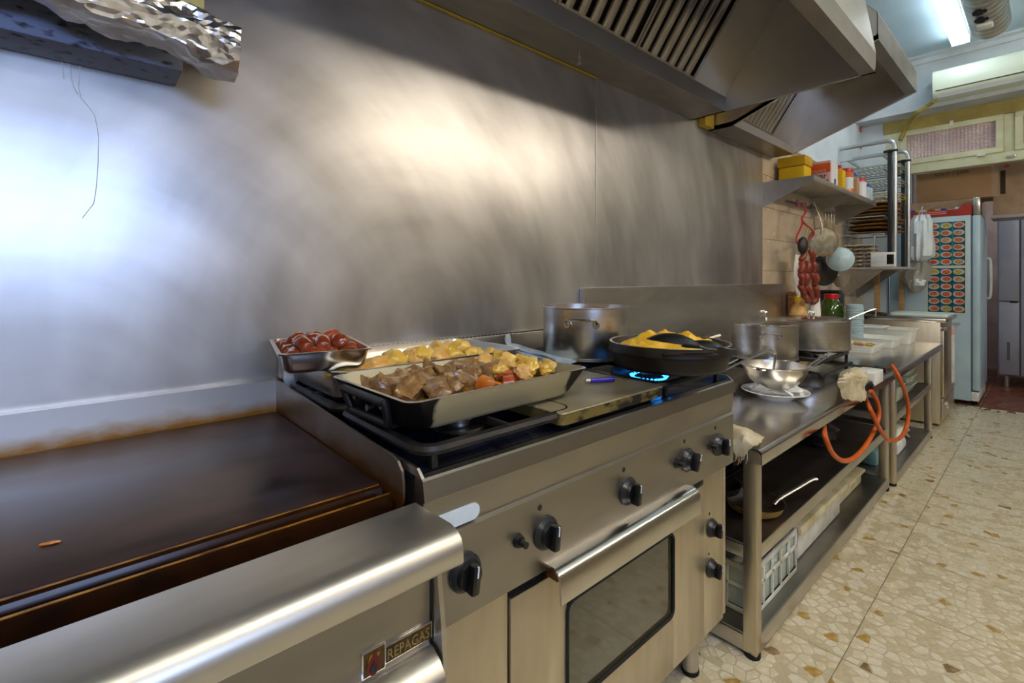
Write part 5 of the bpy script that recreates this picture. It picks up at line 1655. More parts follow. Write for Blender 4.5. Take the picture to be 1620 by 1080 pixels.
# on top of the fridge
t = thing('red_carton', 'long red open carton of bread bags on top of the fridge', 'carton', (6.36, .75, FZ))
b = B()
box(b, 6.285, 6.291, .50, 1.0, FZ + .001, FZ + .065); box(b, 6.445, 6.451, .50, 1.0, FZ + .001, FZ + .065); box(b, 6.291, 6.445, .50, .506, FZ + .001, FZ + .10); box(b, 6.291, 6.445, .994, 1.0, FZ + .001, FZ + .065); box(b, 6.291, 6.445, .506, .994, FZ + .001, FZ + .006)
part('tray', b, 'box_red', t, True)
b = B(); loft(b, [[V(6.284, y, z_) for y, z_ in ((.50, FZ + .065), (.60, FZ + .065), (.56, FZ + .105), (.50, FZ + .110))], [V(6.288, y, z_) for y, z_ in ((.50, FZ + .065), (.60, FZ + .065), (.56, FZ + .105), (.50, FZ + .110))]]); part('end_flap', b, 'box_red', t, True)
b = B()
for k, wd in enumerate((.22, .17)):
    box(b, 6.2835, 6.2845, .68, .68 + wd, FZ + .045 - .017 * k, FZ + .054 - .017 * k)
part('print_lines', b, 'print_pink', t, True)
rf = random.Random(2)
for k in range(9):
    b = B(); blob(b, (0, 0, 0), (.038, .030, .030), k + 5, .4, 2)
    m_, l_ = (('wicker', 'tan'), ('bag_plastic', 'pale'), ('chicken_pale', 'yellowish'), ('cap_blue', 'blue'), ('bag_tan', 'greyish'))[k % 5]
    solo('bread_bag', b, m_, 'bagged %s roll in the red carton on the fridge' % l_, 'bread', (6.365 + rf.uniform(-.015, .015), .555 + .05 * k, FZ + .050 + rf.uniform(0, .02)), rf.uniform(0, 3), 'bread bags in the red carton')
b = B(); box(b, 6.48, 6.93, .50, 1.1, FZ + .001, FZ + .18, .004); solo('pale_crate', b, 'cardboard_pale', 'pale carton behind the red carton on the fridge', 'carton', (6.7, .8, FZ), world=True)
b = B(); box(b, 6.29, 6.93, .445, .495, FZ + .002, FZ + .165, .004); solo('steel_housing', b, 'steel_shiny', 'small shiny steel housing at the fridge top front', 'housing', (6.6, .47, FZ), world=True)
zc0 = FZ + .182; zc1 = P(1500, 270, x=6.48).z
t = thing('cardboard_box', 'brown cardboard box with an open flap above the fridge', 'box', (6.7, .65, zc0))
cy0, cy1 = P(1568, 290, x=6.48).y, P(1450, 290, x=6.48).y
b = B(); box(b, 6.48, 6.90, cy0, cy1, zc0, zc1, .003); part('body', b, 'cardboard', t, True)
b = B(); loft(b, [[V(6.48, cy0, zc1 - .01), V(6.48, cy0, zc0), V(6.47, cy0 - .06, zc0 - .01), V(6.47, cy0 - .045, zc1 - .04)], [V(6.485, cy0, zc1 - .01), V(6.485, cy0, zc0), V(6.475, cy0 - .06, zc0 - .01), V(6.475, cy0 - .045, zc1 - .04)]]); part('flap', b, 'cardboard_pale', t, True)
# printed lettering, blurred in the photograph: dark strokes like the letters of the line
tb = text_bm('TOV IT 1 CAFR', .042, .0006, (6.4795, P(1478, 276, x=6.48).y, P(1500, 277, x=6.48).z), (0, -1, 0), (0, 0, 1), .26)
part('print', tb, 'ink_dark', t, True, smooth=False)
b = B(); box(b, 6.62, 6.90, cy0 - .22, cy0 - .005, zc0 - .17, zc1 + .03, .003); t = solo('tall_carton', b, 'cardboard_pale', 'paler upright carton with a dark hand hole beside the brown box', 'carton', (6.76, cy0 - .1, zc0 - .17), world=True)
b = B(); box(b, 6.6185, 6.6198, cy0 - .09, cy0 - .055, zc0 + .03, zc1 - .04); b.transform(Matrix.Translation(-Vector(t.location))); part('hand_hole', b, 'ink_dark', t)
b = B(); lathe(b, [(.018, 0), (.018, .0006), (0, .0006)], n=20); b.transform(Matrix.Translation((6.6195, cy0 - .10, zc1 - .0)) @ Matrix.Rotation(-PI / 2, 4, 'Y')); b.transform(Matrix.Translation(-Vector(t.location))); part('round_stamp', b, 'ink_red', t)
b = B(); box(b, 6.60, 6.96, cy0 - .27, .395, FZ - .02, zc0 - .171, .004); box(b, 6.61, 6.64, cy0 - .26, cy0 - .23, .002, FZ - .02, .002); box(b, 6.92, 6.95, cy0 - .26, cy0 - .23, .002, FZ - .02, .002)
solo('carton_stand', b, 'freezer_edge', 'thin grey stand holding the pale upright carton beside the fridge', 'stand', (6.78, cy0 - .1, 0), world=True)

# back room freezer
zx = 7.62
t = thing('upright_freezer', 'grey two-door upright freezer in the back room', 'freezer', (zx + .35, .05, 0))
zt_ = P(1600, 337, x=zx).z
b = B(); box(b, zx, zx + .7, -.75, .40, .12, zt_, .008); part('body', b, 'freezer_edge', t, True)
b = B(); box(b, zx - .03, zx - .002, -.14, .22, .14, zt_ - .01, .008); part('door', b, 'freezer_grey', t, True)
b = B(); box(b, zx - .03, zx - .002, .23, .39, .95, zt_ - .01, .008); part('door', b, 'freezer_grey', t, True)
b = B(); box(b, zx - .03, zx - .002, .23, .39, .14, .94, .008); d2 = part('door', b, 'freezer_grey', t, True)
b = B(); box(b, zx - .034, zx - .030, .30, .325, .30, .50); part('vent_grille', b, 'fridge_seal', d2, True)
b = B(); box(b, zx - .04, zx - .03, .24, .30, .932, .945); part('door_gap_handle', b, 'rubber', d2, True)
for yy in (-.65, .1, .33):
    b = B(); cyl(b, V(zx + .06, yy, 0), V(zx + .06, yy, .12), .025, n=14); part('foot', b, 'steel', t, True)

# ================================================================== CEILING: AIR CONDITIONER, DUCT, PIPE
ax = 5.72
ay1 = P(1475, 140, x=ax).y; az0, az1 = P(1475, 158, x=ax).z, P(1475, 112, x=ax).z
t = thing('air_conditioner', 'cream wall air conditioner on the beam above the transom window', 'air conditioner', (5.84, ay1 - .45, az0))
ap = [(XB - .001, az0 + .03), (XB - .001, az1), (ax + .04, az1), (ax + .012, az1 - .015), (ax, az1 - .06), (ax, az0 + .075), (ax + .015, az0 + .05), (ax + .06, az0 + .02)]
b = B(); prism(b, ap, 'y', ay1 - .92, ay1); part('casing', b, 'ac_white', t, True, angle=50)
b = B(); prism(b, [(ax - .002, az0 + .078), (ax - .002, az0 + .071), (ax + .01, az0 + .066), (ax + .01, az0 + .078)], 'y', ay1 - .90, ay1 - .02); part('seam', b, 'ac_dark', t, True)
b = B(); prism(b, [(ax + .010, az0 + .064), (ax + .013, az0 + .060), (ax + .05, az0 + .018), (ax + .046, az0 + .018)], 'y', ay1 - .88, ay1 - .03); part('air_flap', b, 'soffit_white', t, True)
pp = [P(1478, 160, x=5.80), P(1470, 166, x=5.88), P(1452, 178, x=5.90), P(1440, 190, x=6.0), P(1432, 205, x=6.16), P(1424, 222, x=6.17)]
b = B(); tube(b, smooth_path(pp, 6), .018, 10); solo('wrapped_pipe', b, 'pipe_wrap', 'tape-wrapped yellow coolant pipe running down from the air conditioner', 'pipe', pp[0], world=True)
dz_ = 3.06
pe0, pe1 = P(1540, 66, z=dz_ - .09), P(1597, 58, z=dz_ - .09)
dyc = (pe0.y + pe1.y) / 2; dxe = pe0.x
t = thing('vent_duct', 'ribbed aluminium ventilation duct hanging beside the ceiling tube lamp', 'duct', (dxe - .8, dyc, dz_))
b = B(); lp = []
n_ = 28; xx = dxe - 1.9; i = 0
while xx <= dxe:
    rr = .105 + (.004 if i % 4 in (0,) else 0)
    lp.append([V(xx, dyc + rr * math.cos(2 * PI * k / n_), dz_ + rr * math.sin(2 * PI * k / n_)) for k in range(n_)]); xx += .018; i += 1
loft(b, lp); part('pipe', b, 'duct_foil', t, True, angle=25)
for k, xx in enumerate((dxe - .42, dxe - .56)):
    b = B(); lp = [V(xx + .052 * math.cos(2 * PI * q_ / 20), dyc + .02 + .036 * math.sin(2 * PI * q_ / 20), dz_ - .104) for q_ in range(20)]
    loft(b, [lp, [v + V(0, 0, -.004) for v in lp]]); part('dark_port', b, 'void_black', t, True)
b = B(); box(b, dxe - .34, dxe - .26, dyc - .03, dyc + .05, dz_ - .118, dz_ - .100, .006); part('damper_lever', b, 'white_plastic', t, True)
for xx in (dxe - .9, dxe - .15):
    b = B(); cyl(b, V(xx, dyc, dz_ + .1), V(xx, dyc, CEIL), .006, n=8); part('hanger_rod', b, 'steel', t, True)

# ================================================================== WALL SHELF AND WHAT HANGS BELOW
sx0, sx1 = PEND + .005, 5.20
sy = P(1287, 276, x=sx0).y
sz = P(1287, 277, x=sx0).z
t = thing('steel_shelf', 'stainless wall shelf with triangular end brackets beyond the hoods', 'shelf', ((sx0 + sx1) / 2, W, sz))
b = B(); box(b, sx0, sx1, sy, W - .001, sz - .004, sz); board = part('board', b, 'steel', t, True)
b = B(); box(b, sx0, sx1, sy - .002, sy + .002, sz - .035, sz + .002, .001); part('front_lip', b, 'steel', board, True)
for xa in (sx0, (sx0 + sx1) / 2 + .15, sx1 - .004):
    b = B(); prism(b, [(W - .001, sz - .004), (sy + .004, sz - .004), (sy + .004, sz - .034), (W - .001, sz - .175)], 'x', xa, xa + .004); part('bracket', b, 'steel', t, True)
zS = sz + .0005
def carton(name, label, px0, px1, pyt, y0, d, m, cat='carton', extra=None):
    xa, xb_ = P(px0, 260, y=y0).x, P(px1, 260, y=y0).x
    h = P((px0 + px1) / 2, pyt, y=y0).z - zS
    t = thing(name, label, cat, ((xa + xb_) / 2, y0 + d / 2, zS))
    w = xb_ - xa
    b = B(); box(b, -w / 2, w / 2, -d / 2, d / 2, 0, h, .003); part('body', b, m, t)
    return t, w, h
# yellow tub against the wall
t = thing('yellow_tub', 'bright yellow square tub at the wall end of the shelf', 'tub', (3.80, 1.22, zS))
b = B(); box(b, -.075, .075, -.085, .085, 0, .12, .012); part('body', b, 'carton_yellow', t)
b = B(); box(b, -.08, .08, -.09, .09, .12, .19, .008); part('upper_part', b, 'carton_yellow_dark', t)
t = thing('sauce_can', 'small red and green can between the yellow tub and the big carton', 'can', (3.99, 1.18, zS))
b = B(); lathe(b, [(0, 0), (.032, 0), (.032, .075), (0, .075)], n=24); part('body', b, 'can_green', t)
b = B(); lathe(b, [(.0325, .02), (.033, .022), (.033, .05), (.0325, .052)], n=24); part('red_band', b, 'cap_red', t)
t = thing('green_can', 'green can standing on the shelf behind the small red and green can', 'can', (4.03, 1.26, zS))
b = B(); lathe(b, [(0, 0), (.045, 0), (.045, .20), (0, .20)], n=24); part('body', b, 'can_green', t)
b = B(); lathe(b, [(.046, .19), (.046, .21), (0, .212)], n=24); part('lid', b, 'white_plastic', t)
# big orange, pink and white carton with lettering
cx0 = P(1284, 260, y=1.10).x
t = thing('sugar_carton', 'orange and pink carton with dark lettering at the shelf front edge', 'carton', (4.00, 1.10, zS))
fz_ = .165
b = B(); box(b, -.075, .10, -.065, .055, 0, fz_, .003); part('body', b, 'carton_pink', t)
b = B(); box(b, -.0765, -.0752, -.066, .055, fz_ * .50, fz_ * .90); part('orange_panel', b, 'carton_orange', t)
b = B(); box(b, -.055, .10, -.0665, -.0655, .004, fz_ - .004); part('side_face', b, 'carton_white', t)
tb = text_bm('acar', .05, .0008, (-.0768, .050, fz_ * .26), (0, -1, 0), (0, 0, 1), .095); part('lettering', tb, 'ink_navy', t, smooth=False)
tb = text_bm('LAMOS', .022, .0008, (-.0778, .045, fz_ * .54), (0, -1, 0), (0, 0, 1), .085); part('lettering', tb, 'carton_white', t, smooth=False)
b = B(); box(b, -.0768, -.0752, -.055, -.030, .012, .03); part('green_mark', b, 'ink_green', t)
b = B(); box(b, .01, .05, -.0672, -.0664, .005, .045); part('blue_mark', b, 'ink_navy', t)
def spot(px, y_): return P(px, 260, y=y_).x
def jar(name, label, cat, px, y_, r, h, m, capm, square=False, lab=None, neck=.6):
    x_ = spot(px, y_)
    t = thing(name, label, cat, (x_, y_, zS))
    b = B()
    if square:
        box(b, -r, r, -r, r, 0, h * .78, .006); cyl(b, V(0, 0, h * .78), V(0, 0, h * .86), r * neck, n=20)
    else:
        lathe(b, [(0, 0), (r, 0), (r, h * .75), (r * neck, h * .84), (r * neck, h * .88), (0, h * .88)], n=26)
    part('body', b, m, t)
    b = B(); lathe(b, [(r * neck * 1.12, h * .85), (r * neck * 1.12, h * .98), (r * neck, h), (0, h)], n=24); part('cap', b, capm, t)
    if lab:
        b = B(); box(b, -r * 1.02, -r * 1.0, -r * .7, r * .7, h * .12, h * .6) if square else lathe(b, [(r * 1.01, h * .15), (r * 1.015, h * .16), (r * 1.015, h * .6), (r * 1.01, h * .61)], n=26)
        part('paper_label', b, lab, t)
    return t
ys = sy + .045
jar('yellow_carton', 'yellow drink carton with a red cap beside the orange jar', 'carton', 1327, ys, .036, .185, 'carton_yellow', 'cap_red', True, None, .45)
jar('spice_jar', 'orange spice jar with a red lid and a white label', 'jar', 1339, ys, .045, .19, 'jar_orange', 'cap_red', False, 'label_pale', .8)
jar('milk_bottle', 'pale brown bottle with a blue cap beside the orange jar', 'bottle', 1349.5, ys, .036, .18, 'carton_brown', 'cap_blue', True, None, .5)
jar('salt_tub', 'white tub with a red lid between two blue-capped bottles', 'tub', 1360.5, ys, .044, .165, 'carton_white', 'cap_red', False, None, .85)
jar('water_bottle', 'small pale blue bottle with a blue cap at the end of the shelf', 'bottle', 1372, ys, .036, .15, 'plastic_pale_blue', 'cap_blue', True, 'label_pale', .5)
jar('milk_bottle', 'white bottle with a blue cap standing behind the pale brown bottle', 'bottle', 1352, ys + .10, .036, .20, 'white_plastic', 'cap_blue', True, None, .5)

# hook rail on the tiles
rz_ = P(1262, 323, y=W).z
t = thing('hook_rail', 'thin dark hook rail fixed to the tiles under the wall shelf', 'rail', (4.45, W, rz_ - .02))
b = B(); box(b, 3.95, 5.05, W - .012, W - .001, rz_ - .012, rz_ + .0, .002); part('bar', b, 'steel_dark', t, True)
hooks = [4.02, 4.22, 4.34, 4.46, 4.58, 4.66, 4.74, 4.82, 4.90, 4.98]
for xx in hooks:
    b = B(); tube(b, smooth_path([V(xx, W - .010, rz_ - .006), V(xx, W - .05, rz_ - .012), V(xx, W - .06, rz_ + .004)], 4), .003, 6); part('hook', b, 'iron_black', t, True)
# row of thin skewers / ladle handles
for k, xx in enumerate(hooks[4:]):
    L_ = (.36, .44, .40, .46, .42, .45)[k]
    t = thing('hanging_ladle', 'thin steel ladle with a long handle hanging from the hook rail', 'ladle', (xx, W - .055, rz_ - L_), 0, 'ladles on the hook rail')
    b = B(); tube(b, [V(0, 0, 0), V(0, .002, L_ - .01)], .006, 8, .5); part('handle', b, 'steel_shiny', t)
    b = B(); lathe(b, [(0, -.03), (.022, -.026), (.034, -.008), (.034, 0), (.031, 0), (.019, -.022), (0, -.026)], (0, -.03, 0), 22); part('cup', b, 'steel_shiny', t)
# red hanger with sausages
hy = W - .16
hq = P(1270, 325, y=hy)
t = thing('clothes_hanger', 'red plastic clothes hanger hung from the hook rail', 'hanger', (hq.x, hy, P(1270, 400, y=hy).z))
pts_ = [P(a, c, y=W - .055 if c < 330 and a < 1264 else hy) for a, c in ((1258, 322), (1262, 327), (1268, 322), (1274, 326), (1274, 336), (1269, 345), (1270, 355))]
b = B(); tube(b, smooth_path(pts_, 5), .006, 8); part('hook', b, 'hanger_red', t, True)
pts_ = [P(a, c, y=hy) for a, c in ((1270, 350), (1266, 362), (1260, 375), (1261, 385), (1268, 382), (1280, 379), (1288, 370), (1283, 362), (1276, 356), (1270, 350))]
b = B(); tube(b, smooth_path(pts_, 4), .006, 8); part('arms', b, 'hanger_red', t, True)
def link(label, px0, py0, px1, py1, r, m, grp, yy):
    a, c = P(px0, py0, y=yy), P(px1, py1, y=yy)
    b = B(); d_ = c - a
    sag = V(0, -.01, 0)
    tube(b, smooth_path([a, a + d_ * .12, a + d_ * .5 + sag, a + d_ * .88, c], 3), [r * f for f in (.15, .5, .75, .9, .97, 1, 1, 1, .97, .9, .75, .5, .15)], 12)
    solo('sausage', b, m, label, 'sausage', a, group=grp, world=True)
for k, (a, c, e, f) in enumerate(((1271, 395, 1267, 413), (1281, 395, 1286, 414), (1268, 413, 1266, 432), (1277, 412, 1276, 432), (1286, 412, 1287, 432), (1266, 431, 1268, 451), (1274, 431, 1275, 452), (1284, 431, 1289, 453), (1291, 432, 1288, 452),
                                  (1265, 451, 1272, 470), (1275, 452, 1284, 476), (1289, 452, 1292, 474), (1272, 468, 1279, 478), (1292, 470, 1284, 480))):
    link('reddish brown sausage link in the string below the red hanger', a, c, e, f, .021, 'sausage_red', 'sausages on the red hanger', hy - .02 - .004 * (k % 3))
b = B(); blob(b, (0, 0, 0), (.045, .03, .062), 3, .2, 3); solo('black_pudding', b, 'pudding_black', 'black pudding tied above the red sausages', 'sausage', P(1270, 388, y=hy - .03))
rows = [[P(1258, 402, y=hy + .05), P(1264, 404, y=hy + .05), P(1268, 402, y=hy + .05)], [P(1256, 430, y=hy + .05), P(1262, 430, y=hy + .04), P(1268, 430, y=hy + .05)], [P(1260, 465, y=hy + .05), P(1265, 465, y=hy + .04), P(1268, 465, y=hy + .05)], [P(1262, 497, y=hy + .05), P(1266, 497, y=hy + .05), P(1270, 496, y=hy + .05)]]
b = sheet(rows, .004, .006, 16, 7); solo('white_cord_cloth', b, 'paper_white', 'narrow white cloth hanging behind the sausages', 'cloth', rows[0][0], world=True)
# round things hanging: steel colander, black pan, pale plastic bowl, cream strainer
def disc_hang(name, label, cat, px, py, yv, r, depth, m, rot, parts=None, n=40):
    c_ = P(px, py, y=yv)
    t = thing(name, label, cat, c_, 0)
    prof = [(0, depth), (r * .45, depth * .92), (r * .80, depth * .55), (r * .95, .004), (r, 0), (r, -.004), (r * .93, 0), (r * .77, depth * .5), (r * .43, depth * .87), (0, depth * .94)]
    b = B(); lathe(b, prof, n=n); b.transform(Euler(rot).to_matrix().to_4x4()); part('bowl', b, m, t)
    return t, c_
t, c_ = disc_hang('round_sieve', 'round dull steel sieve hanging beside the sausages', 'sieve', 1302, 382, W - .20, .108, .014, 'sieve_grey', (math.radians(90), 0, math.radians(-48)))
b = B(); tube(b, smooth_path([V(-.02, .02, .03), V(-.02, .0, .12), V(0, .06, .30)], 4), .004, 6); part('wire_loop', b, 'steel', t)
b = B(); lp = [V(.107 * math.cos(2 * PI * k / 40), .107 * math.sin(2 * PI * k / 40), 0) for k in range(42)]
tube(b, lp, .004, 6); b.transform(Euler((math.radians(90), 0, math.radians(-48))).to_matrix().to_4x4()); part('rim_wire', b, 'wicker', t)
t, c_ = disc_hang('black_pan', 'black frying pan hanging under the steel sieve', 'frying pan', 1303, 428, W - .14, .120, .035, 'pan_black', (math.radians(90), 0, math.radians(-40)))
tgt = V(hooks[2], W - .062, rz_ + .002) - c_
b = B(); tube(b, [V(0, .01, .11), tgt * .5 + V(0, .01, 0), tgt], [.010, .010, .005], 8, .5); part('handle', b, 'plastic_black', t)
t, c_ = disc_hang('plastic_colander', 'pale blue plastic colander hanging in front of the ladles', 'colander', 1329, 410, W - .26, .092, .075, 'plastic_pale_blue', (math.radians(85), 0, math.radians(-75)))
tgt = V(hooks[3], W - .062, rz_ + .002) - c_
b = B(); tube(b, [V(-.02, .02, .10), tgt * .6 + V(0, -.02, 0), tgt], .006, 6); part('stick_handle', b, 'wood_pale', t)
t, c_ = disc_hang('cream_strainer', 'cream conical strainer hanging below the pale colander', 'strainer', 1330, 437, W - .10, .07, .10, 'bag_tan', (math.radians(180), 0, 0))
b = B(); tube(b, [V(0, .06, .0), V(.01, .07, .22)], .006, 8, .6); part('handle', b, 'wire_pale', t)
q = P(1281, 488, y=1.20)
b = B(); prism(b, [(-.10, 0), (.09, 0), (.05, .22), (-.05, .22)], 'y', -.012, .012); solo('paper_bag', b, 'paper_white', 'upright white paper bag behind the wide pot', 'bag', (q.x, 1.16, T2Z + .17))
b = B(); box(b, -.13, .13, -.07, .07, 0, .17, .006); solo('steel_canister', b, 'steel_pot', 'low steel box under the white paper bag', 'box', (q.x, 1.16, T2Z))

# ================================================================== SECOND WALL SHELF, TALL RACK, RADIO
X2a, X2b, Y2, Z2 = 5.30, 5.98, .84, 1.300
t = thing('side_shelf', 'narrow grey wall shelf carrying the radio and the tube rack', 'shelf', (5.64, 1.1, Z2 - .03))
b = B(); box(b, X2a, X2b, Y2, W - .001, Z2 - .022, Z2, .003); part('board', b, 'freezer_edge', t, True)
for xx in (X2a + .03, X2b - .05):
    b = B(); prism(b, [(W - .001, Z2 - .022), (Y2 + .15, Z2 - .022), (Y2 + .17, Z2 - .04), (W - .02, Z2 - .30), (W - .001, Z2 - .30)], 'x', xx, xx + .012); part('bracket', b, 'steel', t, True)
def rack_frame(px, pyt, x_):
    yv = P(px, 300, x=x_).y; zt = P(px, pyt, x=x_).z
    b = B(); tube(b, smooth_path([V(x_, yv, Z2 + .0005), V(x_, yv, (Z2 + zt) / 2), V(x_, yv, zt - .10)], 3) + smooth_path([V(x_, yv, zt - .06), V(x_, yv + .012, zt - .022), V(x_, yv + .05, zt), V(x_, yv + .10, zt)], 4) + [V(x_, W - .004, zt)], .018, 12)
    return b, yv, zt
r1, y1_, zt1 = rack_frame(1416, 221, 5.36)
r2, y2_, zt2 = rack_frame(1437, 238, 5.80)
t = thing('tube_rack', 'tall grey tube rack on the side shelf holding wicker mats and wire trays', 'rack', (5.58, .95, Z2))
part('tube_frame', r1, 'tube_grey', t, True); part('tube_frame', r2, 'tube_grey', t, True)
for x_, yv, zt in ((5.36, y1_, zt1), (5.80, y2_, zt2)):
    b = B(); box(b, x_ - .012, x_ + .012, yv + .022, yv + .052, Z2 + .0005, zt - .08, .002); part('upright_bar', b, 'bottle_dark', t, True)
    b = B(); box(b, x_ - .022, x_ + .022, yv - .02, yv + .08, zt - .105, zt - .085, .003); part('clamp', b, 'plastic_black', t, True)
for k, zz in enumerate((1.60, 1.76, 1.925, 2.05, 2.18, 2.30)):
    for yy in (y1_ + .09, W - .06):
        b = B(); tube(b, [V(5.36, yy, zz), V(5.80, yy, zz)], .006, 6); part('tray_runner', b, 'tube_grey', t, True)
    for xx in (5.36, 5.80):
        b = B(); tube(b, [V(xx, y1_ + .07, zz), V(xx, W - .004, zz)], .006, 6); part('side_runner', b, 'tube_grey', t, True)
rk = random.Random(4)
def round_mat(k, z_, r, m, name, label, grp, cat):
    b = B(); lathe(b, [(0, .004), (r * .5, .006), (r * .9, .004), (r, .010), (r + .004, .014), (r, .018), (r * .88, .012), (0, .010)], n=36)
    b.transform(Matrix.Rotation(rk.uniform(-.05, .05), 4, 'Y'))
    solo(name, b, m, label, cat, (5.58 + rk.uniform(-.01, .01), 1.10 + rk.uniform(-.01, .01), z_), rk.uniform(0, 3), grp)
for k in range(4): round_mat(k, 1.612 + .034 * k, .205, 'wicker', 'wicker_mat', 'round wicker mat on a low level of the tube rack', 'wicker mats low in the tube rack', 'mat')
for k in range(4): round_mat(k, 1.772 + .034 * k, .195, 'wicker', 'wicker_mat', 'round wicker mat on a middle level of the tube rack', 'wicker mats in the middle of the tube rack', 'mat')
def wire_tray(z_, m, label, grp=None):
    t = thing('wire_tray', label, 'tray', (5.58, 1.09, z_), 0, grp)
    b = B(); lp = [V(x, y, .006) for x, y in rrect(.40, .38, .05)]; tube(b, lp + [lp[0], lp[1]], .005, 6)
    for k in range(9):
        yy = -.16 + k * .04; tube(b, [V(-.2, yy, .006), V(.2, yy, .006)], .003, 5)
    part('wires', b, m, t)
wire_tray(1.933, 'carton_yellow', 'yellow green wire tray above the wicker mats'); wire_tray(1.958, 'wire_pale', 'pale wire tray lying on the yellow green wire tray')
for zz in (2.058, 2.080): wire_tray(zz, 'wire_pale', 'pale wire tray on the fourth level of the tube rack', 'wire trays on the fourth level')
for zz in (2.188, 2.210): wire_tray(zz, 'wire_pale', 'pale wire tray on the fifth level of the tube rack', 'wire trays on the fifth level')
# egg trays
for k in range(6):
    b = B()
    n_ = 5
    g_ = [[b.verts.new((-.13 + .26 * i / 20, -.12 + .24 * j / 20, .018 + .016 * math.sin(2 * PI * i / 20 * 3) * math.sin(2 * PI * j / 20 * 3))) for j in range(21)] for i in range(21)]
    for i in range(20):
        for j in range(20): b.faces.new((g_[i][j], g_[i + 1][j], g_[i + 1][j + 1], g_[i][j + 1]))
    bmesh.ops.solidify(b, geom=b.faces[:], thickness=.004)
    o = solo('egg_tray', b, 'egg_tray', 'grey brown cardboard egg tray in the stack on the side shelf', 'egg tray', (5.44, 1.19, Z2 + .001 + .036 * k), 0, 'stacked egg trays')
# radio
q0, q1 = P(1377, 410, x=5.30), P(1417, 410, x=5.30)
t = thing('radio', 'small white radio with a dark speaker on the side shelf', 'radio', (5.318, (q0.y + q1.y) / 2, Z2 + .0005))
wr = q0.y - q1.y; hr = P(1397, 399, x=5.30).z - Z2
b = B(); box(b, -.018, .020, -wr / 2, wr / 2, 0, hr, .010); part('case', b, 'white_plastic', t)
b = B(); box(b, -.0195, -.0175, -wr / 2 + .012, -wr / 2 + .012 + wr * .28, hr * .18, hr * .84, .001); part('speaker_grille', b, 'plastic_black', t)
b = B(); box(b, -.0192, -.0175, -wr / 2 + wr * .45, wr / 2 - .02, hr * .3, hr * .7, .001); part('dial', b, 'label_pale', t)
b = B(); cyl(b, V(0, wr / 2 - .02, hr), V(0, wr / 2 - .03, hr + .15), .003, n=8); part('aerial', b, 'chrome', t)
# plastic bags between rack and fridge
def bag(name, label, pxs, x_, m, seed, handles=True):
    ring = []
    b = B()
    lp = []
    for (pl, pr, py, dp) in pxs:
        a, c = P(pl, py, x=x_), P(pr, py, x=x_)
        mid = (a + c) / 2; hw = abs(a.y - c.y) / 2
        lp.append([V(x_ + dp * math.sin(2 * PI * k / 24) * (1 + .45 * noise.noise(V(k * 1.3, py * .06, seed)) + .15 * math.cos(k * 2.6 + py * .05)), mid.y + hw * math.cos(2 * PI * k / 24) * (1 + .2 * noise.noise(V(k * .8, py * .09, seed + 4))), mid.z + .012 * noise.noise(V(k * .9, py * .2, seed + 8))) for k in range(24)])
    loft(b, lp)
    base = P((pxs[-1][0] + pxs[-1][1]) / 2, pxs[-1][2], x=x_)
    t = thing(name, label, 'bag', base)
    part('body', b, m, t, True)
    if handles:
        pl, pr, py, dp = pxs[0]
        for s in (0, 1):
            p0 = P(pl + 6 + 6 * s, py + 3, x=x_); p1 = P((pl + pr) / 2 + 2, py - 14, x=x_)
            b = B(); tube(b, [p0, p1], .006, 6, .4); part('handle', b, m, t, True)
bag('carrier_bag', 'white plastic carrier bag hanging between the tube rack and the fridge', [(1446, 1470, 340, .03), (1440, 1476, 350, .06), (1440, 1478, 370, .09), (1438, 1480, 390, .11), (1438, 1478, 405, .10), (1442, 1468, 412, .05)], 6.08, 'bag_plastic', 1)
bag('clear_bag', 'cloudy clear plastic bag hanging below the white carrier bag', [(1440, 1468, 414, .05), (1430, 1474, 424, .08), (1426, 1472, 440, .10), (1432, 1464, 454, .08), (1442, 1456, 462, .03)], 6.11, 'bag_clear', 2, False)
b = B(); heap(b, 0, 0, -.0, .05, .06, .055, 3); q = P(1452, 452, x=6.06); solo('white_parcel', b, 'bag_plastic', 'crumpled white parcel inside the cloudy clear bag', 'parcel', (6.06, q.y, q.z))
# wooden posts behind, red notices, dark panel
for k, (px, lab) in enumerate(((1378, 'pale wooden post on the tiles under the side shelf'), (1425, 'pale wooden post on the tiles beside the fridge'))):
    x_ = (5.70, 6.12)[k]
    b = B(); box(b, x_, x_ + .05, (1.10, .98)[k], (1.14, 1.02)[k], (CZ + .001, .0)[k], (1.27, 1.27)[k], .003)
    solo('wooden_post', b, 'wood_pale', lab, 'post', (x_ + .025, (1.12, 1.0)[k], (CZ, 0)[k]), world=True)
q0 = P(1362, 205, y=W); 
for k, (pa_, pb_, pc_, pd_) in enumerate(((1362, 1371, 200, 214), (1362, 1371, 228, 240))):
    u0, u1 = P(pa_, pc_, y=W), P(pb_, pd_, y=W)
    t = thing('red_notice', ('small red-framed notice high on the white wall', 'red notice below the red-framed notice on the white wall')[k], 'notice', (u0.x, W + .008, u1.z))
    b = B(); box(b, u0.x, min(u1.x, XR - .02), W + .004, W + .011, u1.z, u0.z); part('sheet', b, 'sign_red', t, True)
    b = B(); box(b, u0.x + (min(u1.x, XR - .02) - u0.x) * .3, u0.x + (min(u1.x, XR - .02) - u0.x) * .75, W + .002, W + .004, u1.z + .02, u0.z - .02); part('print', b, 'paper_white', t, True)

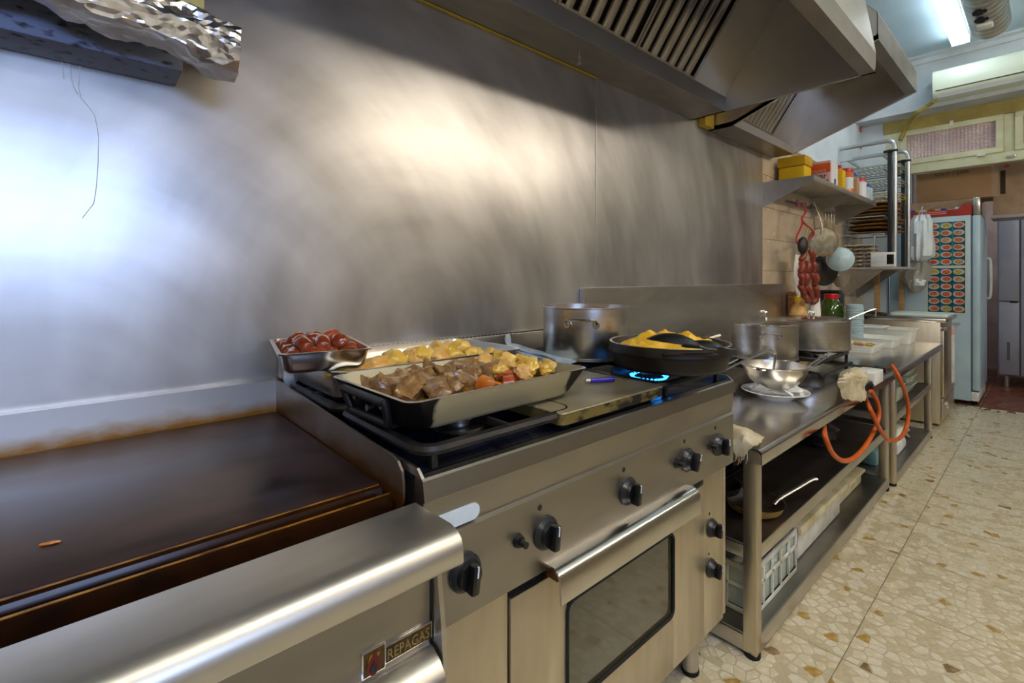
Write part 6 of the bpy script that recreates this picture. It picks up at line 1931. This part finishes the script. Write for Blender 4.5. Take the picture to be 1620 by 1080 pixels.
# ================================================================== FOIL-COVERED RAIL AT THE LEFT
fzb = P(150, 77, y=W - .12).z
t = thing('hanging_rail', 'dark stained steel rail on the wall at the griddle end', 'rail', (-.3, W, fzb))
zt0 = P(0, 22, y=W - .10).z
b = B(); box(b, -1.2, .160, W - .11, W - .001, fzb, fzb + .075, .003); part('beam', b, 'rail_dark', t, True)
b = B(); box(b, -1.2, .20, W - .22, W - .001, fzb + .075, fzb + .081, .002); part('top_board', b, 'steel_dark', t, True)
# crumpled foil draped over the rail's end
b = B()
n1, n2 = 92, 40
def ridge(p): return 1 - 2 * abs(noise.noise(p))
def foilp(i, j):
    u, v = i / n1, j / n2
    x = -.62 + .86 * u
    drop = max(0, (u - .50) / .50)
    low = fzb + .045 - .062 * drop + (.06 * max(0, .45 - u))
    prof = [(W - .01, fzb + .088), (W - .10, fzb + .094), (W - .19, fzb + .092), (W - .235, fzb + .078), (W - .250, (fzb + .078) * .5 + low * .5), (W - .235 + .02 * drop, low), (W - .17, low - .012 * drop)]
    k = v * (len(prof) - 1); a = int(min(k, len(prof) - 2)); f = k - a
    y = prof[a][0] * (1 - f) + prof[a + 1][0] * f; z = prof[a][1] * (1 - f) + prof[a + 1][1] * f
    if u > .86: z -= .035 * ((u - .86) / .14) ** 2 * (1 - v)
    p = V(x, y, z)
    cr = .55 * ridge(p * 17) + .30 * ridge(p * 41 + V(3, 0, 0)) + .15 * ridge(p * 85)
    cr2 = noise.noise(p * 11 + V(0, 7, 0))
    amp_ = (.004 + .013 * min(1, max(0, (u - .12) / .35))) * (1.0 if j > 2 else .3)
    return p + V(.5 * cr2, -cr, .6 * cr + .7 * cr2) * amp_ + V(noise.noise(p * 130), noise.noise(p * 130 + V(9, 0, 0)), 0) * .002
g_ = [[b.verts.new(foilp(i, j)) for j in range(n2 + 1)] for i in range(n1 + 1)]
for i in range(n1):
    for j in range(n2): b.faces.new((g_[i][j], g_[i + 1][j], g_[i + 1][j + 1], g_[i][j + 1]))
bmesh.ops.triangulate(b, faces=b.faces[:])
solo('foil_sheet', b, 'foil', 'crumpled aluminium foil draped over the end of the wall rail', 'foil', (-.1, W - .15, fzb + .09), world=True, angle=1)
cb = P(278, 30, y=W - .12)
b = B(); box(b, -.045, .045, -.04, .04, 0, .30, .004); solo('cream_carton', b, 'card_yellow', 'plain cream yellow carton standing on the foil-covered rail', 'carton', (cb.x, W - .12, fzb + .110))
